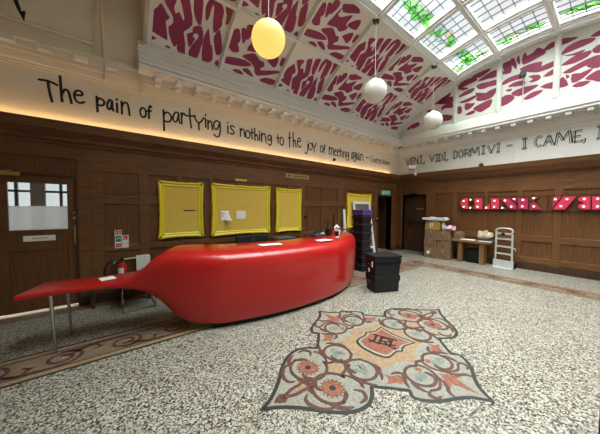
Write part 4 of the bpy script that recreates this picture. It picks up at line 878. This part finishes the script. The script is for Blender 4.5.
bm = B(); box(bm, .07, .155, YS-.004, YS, .85, 1.06); obj('plate', bm, PAPER, f2)
bm = B(); box(bm, .085, .14, YS-.006, YS-.004, .985, 1.05); obj('red_pictogram', bm, SIGNRED, f2)
bm = B(); tube(bm, [(.105, YS-.007, .995), (.105, YS-.007, 1.03)], .007, 6); box(bm, .09, .135, YS-.006, YS-.004, .92, .93); box(bm, .09, .135, YS-.006, YS-.004, .90, .906); obj('white_symbol', bm, WHITEP, f2)
ex = thing('fire_extinguisher', 'red fire extinguisher with white label hung on the oak panelling', 'fire extinguisher', (0.060, 4.87, .22))
bm = B();  lathe(bm, [(0, .0), (.055, .0), (.061, .02), (.061, .34), (.05, .375), (.025, .39), (.02, .42), (0, .42)], (0.060, 4.875, .22), 20); obj('cylinder', bm, pmat('extinguisher_red', (.48, .02, .02), .35), ex, smooth=True)
bm = B();  lathe(bm, [(.0625, .22), (.0625, .32)], (0.060, 4.875, .22), 24)
bmesh.ops.delete(bm, geom=[v for v in bm.verts if v.co.y > 4.875 or v.co.x > .085], context='VERTS'); obj('label', bm, PAPER, ex)
bm = B();  box(bm, .04, .08, 4.86, 4.89, .64, .70); tube(bm, [(0.060, 4.86, .69), (0.010, 4.84, .72)], .008, 6); tube(bm, [(0.060, 4.86, .70), (0.130, 4.86, .70)], .008, 6); obj('valve_handle', bm, BLACK, ex)
bm = B();  tube(bm, smooth_line([(0.040, 4.86, .67), (-0.090, 4.84, .66), (-0.160, 4.84, .55), (-0.150, 4.85, .38), (-0.070, 4.86, .30)], 4), .012, 8); obj('hose', bm, BLACK, ex, smooth=True)
bm = B();  box(bm, .02, .10, 4.936, YL, .42, .47); obj('bracket', bm, STEEL, ex)
cb = thing('cable_box', 'white cable box on the oak wall behind the rising red counter', 'box', (.45, YL, .42))
bm = B(); box(bm, .25, .45, YL-.12, YL-.02, .42, .70); obj('casing', bm, WHITEP, cb, bevel=.008)
bm = B(); tube(bm, smooth_line([(.25, YL-.04, .665), (.1, YL-.035, .66), (-.02, YL-.035, .645), (-.05, YL-.035, .60)], 3), .011, 8); obj('conduit', bm, WHITEP, cb)
sh = thing('low_bench', 'low brown wooden bench under the fire extinguisher', 'bench', (.1, 4.7, 0))
bm = B(); box(bm, -.35, .46, 4.70, 4.79, .36, .42); obj('top', bm, OAKD, sh)
for x in (-.32, .40):
    bm = B(); box(bm, x, x+.04, 4.70, 4.79, 0, .36); obj('leg', bm, OAKD, sh)
bm = B(); box(bm, 2.03, 2.30, YS-.006, YS, 2.105, 2.15); tag(obj('lime_strip_sign', bm, LIME), 'small lime green strip above the wide yellow board', 'sign')
dp = thing('gilt_plaque', 'brass plaque with dark lettering above the narrow yellow board', 'plaque', (3.7, YL-.03, 2.26))
bm = B(); box(bm, 3.33, 4.07, YL-.032, YL-.024, 2.275, 2.385); obj('plate', bm, BRASS, dp)
bm = B(); x = 3.55
for k in range(9): box(bm, x, x+.03, YL-.0335, YL-.032, 2.31, 2.35); x += .05
obj('lettering', bm, DARK, dp)
bm = B(); lathe(bm, [(0, 0), (.03, 0), (.03, .003), (0, .003)], (3.43, YL-.032, 2.33), 12, Matrix.Rotation(rad(90), 4, 'X')); obj('round_mark', bm, DARK, dp)
bm = B(); lathe(bm, [(0, 0), (.045, 0), (.045, .01), (.025, .014), (0, .014)], (3.97, YL-.02, 1.29), 14, Matrix.Rotation(rad(90), 4, 'X')); tag(obj('lock_plate', bm, BLACK), 'round dark lock plate on the oak panelling right of the narrow yellow board', 'lock')
es = thing('exit_sign', 'green and white exit sign over the dark corner doorway', 'sign', (7.6, YL-.03, 2.0))
bm = B(); box(bm, 7.33, 7.85, YL-.05, YL-.024, 2.0, 2.165); obj('plate', bm, EXITG, es)
bm = B(); y = YL-.052
for x0, x1, z0, z1 in ((7.36, 7.43, 2.03, 2.13), (7.47, 7.55, 2.03, 2.045), (7.47, 7.55, 2.075, 2.09), (7.47, 7.55, 2.12, 2.135), (7.47, 7.485, 2.03, 2.135), (7.655, 7.67, 2.03, 2.135), (7.72, 7.80, 2.12, 2.135), (7.752, 7.767, 2.03, 2.12)): box(bm, x0, x1, y, y+.003, z0, z1)
tube(bm, [(7.57, y, 2.03), (7.635, y, 2.135)], .006, 6); tube(bm, [(7.635, y, 2.03), (7.57, y, 2.135)], .006, 6)
obj('lettering', bm, WHITEP, es)
sw = thing('door_entry_unit', 'black entry unit with white top beside the dark corner doorway', 'entry unit', (7.07, YL-.04, 1.1))
bm = B(); box(bm, 7.03, 7.10, YL-.055, YL-.0225, 1.08, 1.22); obj('casing', bm, BLACK, sw, bevel=.006)
bm = B(); box(bm, 7.04, 7.09, YL-.06, YL-.055, 1.17, 1.205); obj('button_panel', bm, WHITEP, sw)
bm = B(); lathe(bm, sphere_prof(.045, 8), (5.0, YL-.03, 2.92), 12); tag(obj('sensor', bm, BLACK, smooth=True), 'small black round sensor on the left frieze below the quote', 'sensor')
# thin white conduits dropping down both friezes
for nm, pts, lab in (('conduit', [(-.14, YL-.075, 6.04), (-.12, YL-.09, 4.3), (-.1, YL-.11, 3.72), (-.1, YL-.09, 3.5)], 'thin painted pipe beside the pilaster strip on the upper left wall'),
                     ('conduit', [(.38, YL-.125, 3.73), (.38, YL-.09, 3.45)], 'short thin white pipe crossing the left cornice near "pain"'),
                     ('conduit', [(XF-.02, 1.70, 3.44), (XF-.02, 1.68, 2.745)], 'thin white pipe down the far frieze after "DORMIVI -"')):
    bm = B(); tube(bm, pts, .016, 8)
    if pts[-1][2] > 3: lathe(bm, sphere_prof(.032, 6), pts[-1], 10)
    tag(obj(nm, bm, PLASTER, smooth=True), lab, 'pipe')
# dark pointed fitting hanging at the upper left
pf = thing('hanging_bracket', 'dark pointed metal bracket hanging at the top left', 'bracket', (-.95, 4.7, 4.1))
bm = B(); slab(bm, [(-1.03, 4.26), (-.975, 4.26), (-.925, 4.06), (-.92, 4.02), (-.885, 4.04), (-.90, 3.91), (-.955, 4.03)], lambda u, v, h: Vector((u, 4.72-h, v)), 0, .03); obj('pointer', bm, BLACK, pf)
bm = B(); tube(bm, [(-1.0, 4.705, 4.25), (-1.05, 4.705, 6.05)], .018); obj('rod', bm, BLACK, pf)

# ------------------------------------------------------------------ pendant globes
def globe(x, y, z, mat, label, zc):
    t = thing('globe_pendant', label, 'pendant lamp', (x, y, z), 'opal globe pendants')
    bm = B(); lathe(bm, sphere_prof(.235, 20), (x, y, z), 32); obj('globe', bm, mat, t, smooth=True)
    bm = B(); lathe(bm, [(0, .225), (.05, .225), (.045, .26), (.012, .28), (0, .28)], (x, y, z), 16); obj('gallery', bm, PAINT, t, smooth=True)
    bm = B(); tube(bm, [(x, y, z+.27), (x, y, zc)], .006, 6); obj('flex', bm, WHITEP, t)
    bm = B(); lathe(bm, [(0, 0), (.06, 0), (.075, .06), (.07, .13), (0, .13)], (x, y, zc-.08), 14); obj('ceiling_rose', bm, DARK, t, smooth=True)
globe(1.74, 3.04, 3.90, GLOBELIT, 'lit warm yellow globe lamp, nearest of the three pendants', 5.33)
globe(4.2, 3.04, 3.90, GLOBE, 'unlit white globe lamp hanging in the middle of the three pendants', 5.33)
globe(6.74, 3.04, 3.88, GLOBE, 'unlit white globe lamp nearest the far wall', 5.33)

# ------------------------------------------------------------------ crates, cases and leaning board by the counter's end
def tote(c, size, rz, label, group, mat=BLACK, lidmat=None, zlid=.025):
    t = thing('storage_crate', label, 'crate', c, group)
    bm = B(); rbox(bm, (0, 0, 0), (size[0], size[1], size[2]-zlid), rz, .86); obj('tub', bm, mat, t, local=True, bevel=.008)
    bm = B(); rbox(bm, (0, 0, size[2]-zlid-.028), (size[0]+.02, size[1]+.02, .028), rz); obj('rim', bm, RIM, t, local=True, bevel=.006)
    bm = B(); rbox(bm, (0, 0, size[2]-zlid), (size[0]-.02, size[1]-.02, zlid), rz, 1); obj('lid', bm, lidmat or mat, t, local=True, bevel=.004)
    return t
rzs = rad(-8); zc = .0
order = ['bottom', 'second from the bottom', 'third from the bottom', 'fourth from the bottom', 'fifth from the bottom', 'sixth from the bottom', 'top black']
CS = (4.82, 3.78)
for k in range(7):
    tote((CS[0]+.006*((k*37) % 3-1), CS[1], zc), (.31, .36, .195), rzs, order[k]+' crate in the tall black stack behind the counter end', 'stacked black crates'); zc += .1955
pl = thing('storage_crate', 'purple lidded crate topping the tall black stack', 'crate', (CS[0], CS[1], zc), 'stacked black crates')
bm = B(); rbox(bm, (0, 0, 0), (.31, .36, .09), rzs, .94); obj('tub', bm, PURPLE, pl, local=True, bevel=.008)
bm = B(); rbox(bm, (0, 0, .09), (.335, .385, .03), rzs); rbox(bm, (0, 0, .12), (.26, .31, .012), rzs); obj('lid', bm, PURPLE, pl, local=True, bevel=.006)
lb = thing('leaning_board', 'white framed grey board leaning on the wall behind the black crate stack', 'board', (6.2, 4.7, 0))
M_ = Matrix.Translation((6.18, 4.62, 0)) @ Matrix.Rotation(rad(-9), 4, 'X')
def lbx(bm, *a):
    for v in box(bm, *a): v.co = M_ @ v.co
bm = B(); lbx(bm, -.42, -.34, -.02, .02, .01, 1.76); lbx(bm, .34, .42, -.02, .02, .01, 1.76); lbx(bm, -.34, .34, -.02, .02, 1.68, 1.76); lbx(bm, -.34, .34, -.02, .02, .25, .33); obj('frame', bm, WHITEP, lb, bevel=.004)
bm = B(); lbx(bm, -.34, .34, -.008, .008, .33, 1.68); obj('panel', bm, GREYBOARD, lb)
bm = B(); M_ = Matrix.Translation((5.44, 4.84, 0)) @ Matrix.Rotation(rad(-4), 4, 'X')
lbx(bm, -.05, .05, -.012, .012, .0, 1.5); tag(obj('white_plank', bm, WHITEP, bevel=.003), 'narrow white plank standing against the wall left of the crate stack', 'plank')
def flight_case(c, size, rz, label, tall):
    t = thing('flight_case', label, 'case', c, 'black plastic cases')
    bm = B(); rbox(bm, (0, 0, 0), (size[0]-.02, size[1]-.02, size[2]*.72), rz, .955); obj('tub', bm, BLACK, t, local=True, bevel=.012)
    bm = B(); rbox(bm, (0, 0, size[2]*.66), (size[0], size[1], size[2]*.34 if not tall else .05), rz); 
    if tall:
        for k in range(3): rbox(bm, (0, 0, size[2]*.66+.055*k), (size[0]+.01*k, size[1]+.01*k, .045), rz)
        rbox(bm, (0, 0, size[2]*.66), (size[0]-.02, size[1]-.02, size[2]*.34), rz)
    obj('lid', bm, BLACK, t, local=True, bevel=.008)
    bm = B(); M2 = Matrix.Rotation(rz, 4, 'Z')
    for s in (-1, 1):
        for v in box(bm, s*size[0]/2-.012, s*size[0]/2+.012, -.05, .05, size[2]*.55, size[2]*.64): v.co = M2 @ v.co
    obj('side_handle', bm, DARK, t, local=True, bevel=.003)
    return t
rzc = rad(-24.5); cc = (3.98, 2.625)
flight_case((cc[0], cc[1], 0), (.53, .34, .31), rzc, 'lower black plastic case of the pair on the terrazzo', False)
fc = flight_case((cc[0], cc[1], .3105), (.54, .36, .325), rzc, 'upper ribbed black plastic case of the pair on the terrazzo', True)
bm = B(); M2 = Matrix.Rotation(rzc, 4, 'Z')
for a in ((-.285, -.279, -.13, -.09, .16, .26), (-.285, -.279, -.02, .02, .05, .12)):
    for v in box(bm, *a): v.co = M2 @ v.co
obj('white_sticker', bm, PAPER, fc, local=True)
bm = B(); rbox(bm, (4.14, 2.67, .6365), (.045, .03, .004), .3); tag(obj('paper_scrap', bm, PAPER), 'tiny white scrap on top of the black cases', 'paper')

# ------------------------------------------------------------------ far wall: illuminated letters, boxes, table, hand truck
XS = 8.28
names = {'C': 'pink marquee letter C at the left end of the illuminated sign', 'L': 'pink marquee letter L, second in the illuminated sign', 'I': 'pink marquee letter I, plain block third in the sign', 'N': 'pink marquee letter N with a diagonal band in the sign', 'K': 'pink marquee letter K ending the illuminated word', '7': 'pink marquee figure 7 with a slanted stroke', '8': 'pink marquee figure 8 at the right end of the sign'}
for k, d in MARQUEE.items():
    ys = [p[0] for po in d['polys'] for p in po]
    t = thing('marquee_figure' if k in '78' else 'marquee_letter', names[k], 'illuminated letter', (XF-.03, sum(ys)/len(ys), 1.53), 'illuminated sign letters')
    for po in d['polys']:
        po = [tuple(p) for p in po]
        dark = (k == 'N' and len(po) == 3 and po[0][1] < 1.6) or (k == 'C' and len(po) == 5)
        bm = B(); slab(bm, po, lambda u, v, h: Vector((XS+h, u, v)), .012, .07); obj('back_tray', bm, PINKSIDE, t)
        cx, cy = sum(p[0] for p in po)/len(po), sum(p[1] for p in po)/len(po)
        bm = B(); slab(bm, [(cx+(u-cx)*.95, cy+(v-cy)*.95) for u, v in po], lambda u, v, h: Vector((XS+h, u, v)), .008, .012); obj('face', bm, DARK if dark else PINKFACE if k in 'CLI8' or (k == '7' and len(po) == 4) else PINKDIM, t)
    for u, v in d['bulbs']:
        bm = B(); lathe(bm, [(.010, 0), (.011, -.008), (.017, -.02), (.017, -.028), (.010, -.037), (0, -.040)], (XS+.008, u, v), 10, Matrix.Rotation(rad(90), 4, 'Y')); obj('bulb', bm, BULB, t, smooth=True)
bm = B()
for v in (1.50, 1.88): box(bm, XF-.029, XF-.0235, .2, 2.93, v-.012, v+.012)
for y in (.2, 1.0, 2.0, 2.92): box(bm, XF-.029, XF-.0235, y-.012, y+.012, 1.5, 1.88)
tag(obj('sign_rail', bm, OAKD), 'slim dark mounting rail frame behind the pink illuminated letters', 'sign rail')
def carton(c, size, rz, label, group='stacked cardboard boxes'):
    t = thing('cardboard_box', label, 'box', c, group)
    bm = B(); rbox(bm, (0, 0, 0), size, rz); obj('body', bm, CARD, t, local=True, bevel=.004)
    bm = B(); rbox(bm, (0, 0, size[2]), (size[0]*.99, .05, .0012), rz); M2 = Matrix.Rotation(rz, 4, 'Z')
    for v in box(bm, -size[0]/2-.001, -size[0]/2, -.025, .025, size[2]*.72, size[2]): v.co = M2 @ v.co
    obj('tape', bm, pmat('parcel_tape', (.30, .20, .12), .3), t, local=True)
    bm = B()
    for v in box(bm, -size[0]/2-.0015, -size[0]/2, -.06, .06, size[2]*.3, size[2]*.36): v.co = M2 @ v.co
    obj('print_mark', bm, DARK, t, local=True)
    return t
rows = ['bottom', 'middle', 'top']; hz = .292
for col, (y, dx) in enumerate(((3.475, 0), (3.12, .04))):
    for k in range(3):
        nm = ['left', 'right'][col]
        t = carton((7.98+dx+.012*((k*7+col) % 3-1), y+.01*((k+col) % 2), k*hz), (.40, .345, hz-.002), rad([1.5, -2, 1][k]), f'{rows[k]} cardboard box of the {nm} column beside the far door')
        if k == 0 and col == 0:
            bm = B(); box(bm, -.2025, -.2, .0, .09, .12, .22); obj('white_label', bm, PAPER, t, local=True)
yc = thing('open_crate', 'yellow open crate with white patch on the cardboard boxes', 'crate', (7.98, 3.42, 3*hz))
bm = B(); z0 = 3*hz
for a in ((-.18, .18, -.235, .235, 0, .012), (-.18, -.168, -.235, .235, 0, .27), (.168, .18, -.235, .235, 0, .27), (-.18, .18, -.235, -.223, 0, .27), (-.18, .18, .223, .235, 0, .27)): box(bm, *a)
obj('body', bm, CARDY, yc, local=True)
bm = B(); box(bm, -.186, -.18, .0, .085, .06, .10); box(bm, -.186, -.18, .0, .025, .06, .22); box(bm, -.186, -.18, .06, .085, .06, .22); obj('white_print', bm, PAPER, yc, local=True)
def crumple(name, label, c, size, mat, cat, seed, flat=1.0):
    bm = B(); bmesh.ops.create_icosphere(bm, subdivisions=4, radius=1); r = random.Random(seed); ph = [r.uniform(0, 6) for _ in range(6)]
    for v in bm.verts:
        p = v.co.copy(); k = 1+.13*math.sin(6*p.x+ph[0]+2*p.y)+.11*math.sin(9*p.y+ph[1])+.07*math.sin(14*p.x+ph[2]-7*p.z)
        sg = lambda q: math.copysign(abs(q)**.7, q)
        v.co = Vector((sg(p.x)*size[0]/2*k, sg(p.y)*size[1]/2*k, max(0, (p.z*.5+.5))*size[2]*k))
    o = obj(name, bm, mat, smooth=True); o.location = c; return tag(o, label, cat)
crumple('folded_sheeting', 'grey-white folded sheeting lying across the yellow crate', (7.97, 3.40, 3*hz+.271), (.42, .70, .11), FABRIC, 'sheeting', 2)
crumple('cloth_bundle', 'pink and white cloth bundle on the right column of boxes', (8.0, 2.985, 3*hz+.001), (.32, .22, .13), PINKCL, 'cloth', 4)
crumple('cloth_bundle', 'pale lilac cloth draped between the crate and the pink bundle', (7.875, 3.14, 3*hz+.001), (.14, .055, .20), FABRIC, 'cloth', 9)
sc_ = carton((8.14, 2.80, .6505), (.30, .19, .20), 0, 'small cardboard box standing at the left end of the oak table', None)
tb = thing('oak_table', 'oak slab table with two thick panel legs against the far wall', 'table', (8.1, 2.45, 0))
bm = B(); box(bm, 7.90, 8.32, 2.00, 2.93, .585, .65); obj('top', bm, PINE, tb, bevel=.006)
for y in (2.66, 2.14):
    bm = B(); box(bm, 7.95, 8.28, y, y+.105, 0, .585); obj('leg', bm, PINE, tb, bevel=.005)
bm = B(); box(bm, 8.25, 8.28, 2.27, 2.62, .40, .585); obj('back_rail', bm, PINE, tb)
bm = B(); box(bm, 8.06, 8.22, 2.28, 2.60, 0, .36); tag(obj('dark_box', bm, BLACK, bevel=.01), 'black box on the floor under the oak table', 'box')
sheet('paper_stack', 'white papers on the left part of the oak table', (8.03, 2.55), .18, .34, rad(5), .6505, h=.012)
sheet('paper_stack', 'loose white papers near the front right edge of the oak table', (7.98, 2.12), .10, .30, rad(-4), .6505, h=.006)
fo = thing('folder', 'flat dark folder on the oak table beneath the beige cap', 'folder', (8.15, 2.15, .65))
bm = B(); box(bm, 8.06, 8.29, 1.96, 2.36, .6505, .70); obj('cover', bm, DARK, fo, bevel=.01)
crumple('cap', 'beige fabric cap resting on the dark folder', (8.17, 2.19, .701), (.20, .30, .20), BEIGE, 'cap', 11)
# hand truck
ht = thing('hand_truck', 'silver ladder-backed hand truck with a wide toe plate by the far wall', 'hand truck', (8.1, 1.75, 0))
M_ = Matrix.Translation((8.06, 1.735, 0)) @ Matrix.Rotation(rad(-8), 4, 'Z') @ Matrix.Rotation(rad(-.5), 4, 'Y')
Pm = lambda u, v: M_ @ Vector((0, u, v))
for s in (-1, 1):
    bm = B(); tube(bm, [Pm(s*.18, .03), Pm(s*.17, .96)], .022, 10); obj('rail', bm, SILVER, ht, smooth=True)
bm = B(); tube(bm, smooth_line([Pm(-.18, .95), Pm(-.17, 1.0), Pm(-.09, 1.035), Pm(.09, 1.035), Pm(.17, 1.0), Pm(.18, .95)], 4), .019, 10); obj('handle', bm, SILVER, ht, smooth=True)
for z in (.90, .76, .56, .37, .17):
    bm = B()
    for v in box(bm, -.012, .012, -.185, .185, z-.022, z+.022): v.co = M_ @ v.co
    obj('cross_bar', bm, SILVER, ht, bevel=.004)
bm = B()
for v in box(bm, -.16, .0, -.22, .22, .002, .018): v.co = Matrix.Translation((8.05, 1.735, 0)) @ Matrix.Rotation(rad(-8), 4, 'Z') @ v.co
for v in box(bm, -.0, .012, -.22, .22, .018, .21): v.co = Matrix.Translation((8.02, 1.735, 0)) @ Matrix.Rotation(rad(-8), 4, 'Z') @ v.co
obj('toe_plate', bm, SILVER, ht, bevel=.003)
for s in (-1, 1):
    bm = B(); lathe(bm, [(.03, -.02), (.085, -.022), (.095, -.01), (.095, .01), (.085, .022), (.03, .02)], Matrix.Rotation(rad(-14), 4, 'Z') @ Vector((.085, s*.20, 0))+Vector((8.06, 1.735, .096)), 18, Matrix.Rotation(rad(-14), 4, 'Z') @ Matrix.Rotation(rad(90), 4, 'X')); obj('wheel', bm, BLACK, ht, smooth=True)
bm = B(); tube(bm, [Pm(-.17, .92), Pm(-.21, .93)], .02); bmesh.ops.create_icosphere(bm, subdivisions=1, radius=.045, matrix=Matrix.Translation(Pm(.02, .89)+Vector((-.03, 0, 0)))); obj('strap_knot', bm, BLACK, ht)
bm = B(); tube(bm, [Pm(-.16, .55), Pm(-.24, .53), Pm(-.24, .48)], .012); obj('stop_lever', bm, SILVER, ht)
# lamps and sensors on the far wall
fl_ = thing('floodlight', 'white floodlight with a small dome camera hung under it in the corner', 'floodlight', (8.2, 4.32, 2.95))
M_ = Matrix.Translation((8.22, 4.36, 2.96)) @ Matrix.Rotation(rad(35), 4, 'Z') @ Matrix.Rotation(rad(25), 4, 'Y')
bm = B()
for v in box(bm, -.05, .05, -.12, .12, -.08, .08): v.co = M_ @ v.co
obj('housing', bm, SILVER, fl_, bevel=.012)
bm = B()
for v in box(bm, -.055, -.05, -.10, .10, -.06, .06): v.co = M_ @ v.co
obj('lens', bm, WHITEP, fl_)
bm = B(); tube(bm, [(8.24, 4.3, 2.92), (8.26, 4.24, 2.83), (8.30, 4.24, 2.76)], .02); obj('bracket', bm, WHITEP, fl_)
bm = B(); lathe(bm, [(0, -.06), (.05, -.045), (.055, 0), (.05, .03), (0, .035)], (8.15, 4.2, 2.72), 14); obj('dome', bm, WHITEP, fl_, smooth=True)
bm = B(); lathe(bm, sphere_prof(.026, 8), (8.11, 4.215, 2.69), 10); obj('dome_lens', bm, BLACK, fl_, smooth=True)
rb = thing('beacon', 'small dark red alarm beacon on the far oak ledge', 'beacon', (8.27, 2.36, 2.742))
bm = B(); lathe(bm, [(0, 0), (.06, 0), (.065, .03), (0, .03)], (8.27, 2.36, 2.742), 14); obj('base', bm, BLACK, rb)
bm = B(); lathe(bm, [(.055, .03), (.052, .07), (.035, .10), (0, .105)], (8.27, 2.36, 2.742), 14); obj('red_dome', bm, pmat('dark_red_dome', (.15, .012, .02), .2), rb, smooth=True)
cm = thing('wall_camera', 'dark box camera mounted on the zebra painted lunette', 'camera', (8.2, 1.52, 4.85))
bm = B(); M_ = Matrix.Translation((8.12, 1.53, 4.88)) @ Matrix.Rotation(rad(20), 4, 'Z')
for v in box(bm, -.12, .06, -.055, .055, -.055, .075): v.co = M_ @ v.co
obj('housing', bm, DARK, cm, bevel=.008)
bm = B(); tube(bm, [(8.28, 1.53, 4.83), (8.16, 1.53, 4.81)], .025); tube(bm, [(8.265, 1.53, 4.80), (8.268, 1.54, 4.2)], .010); obj('bracket', bm, WHITEP, cm)
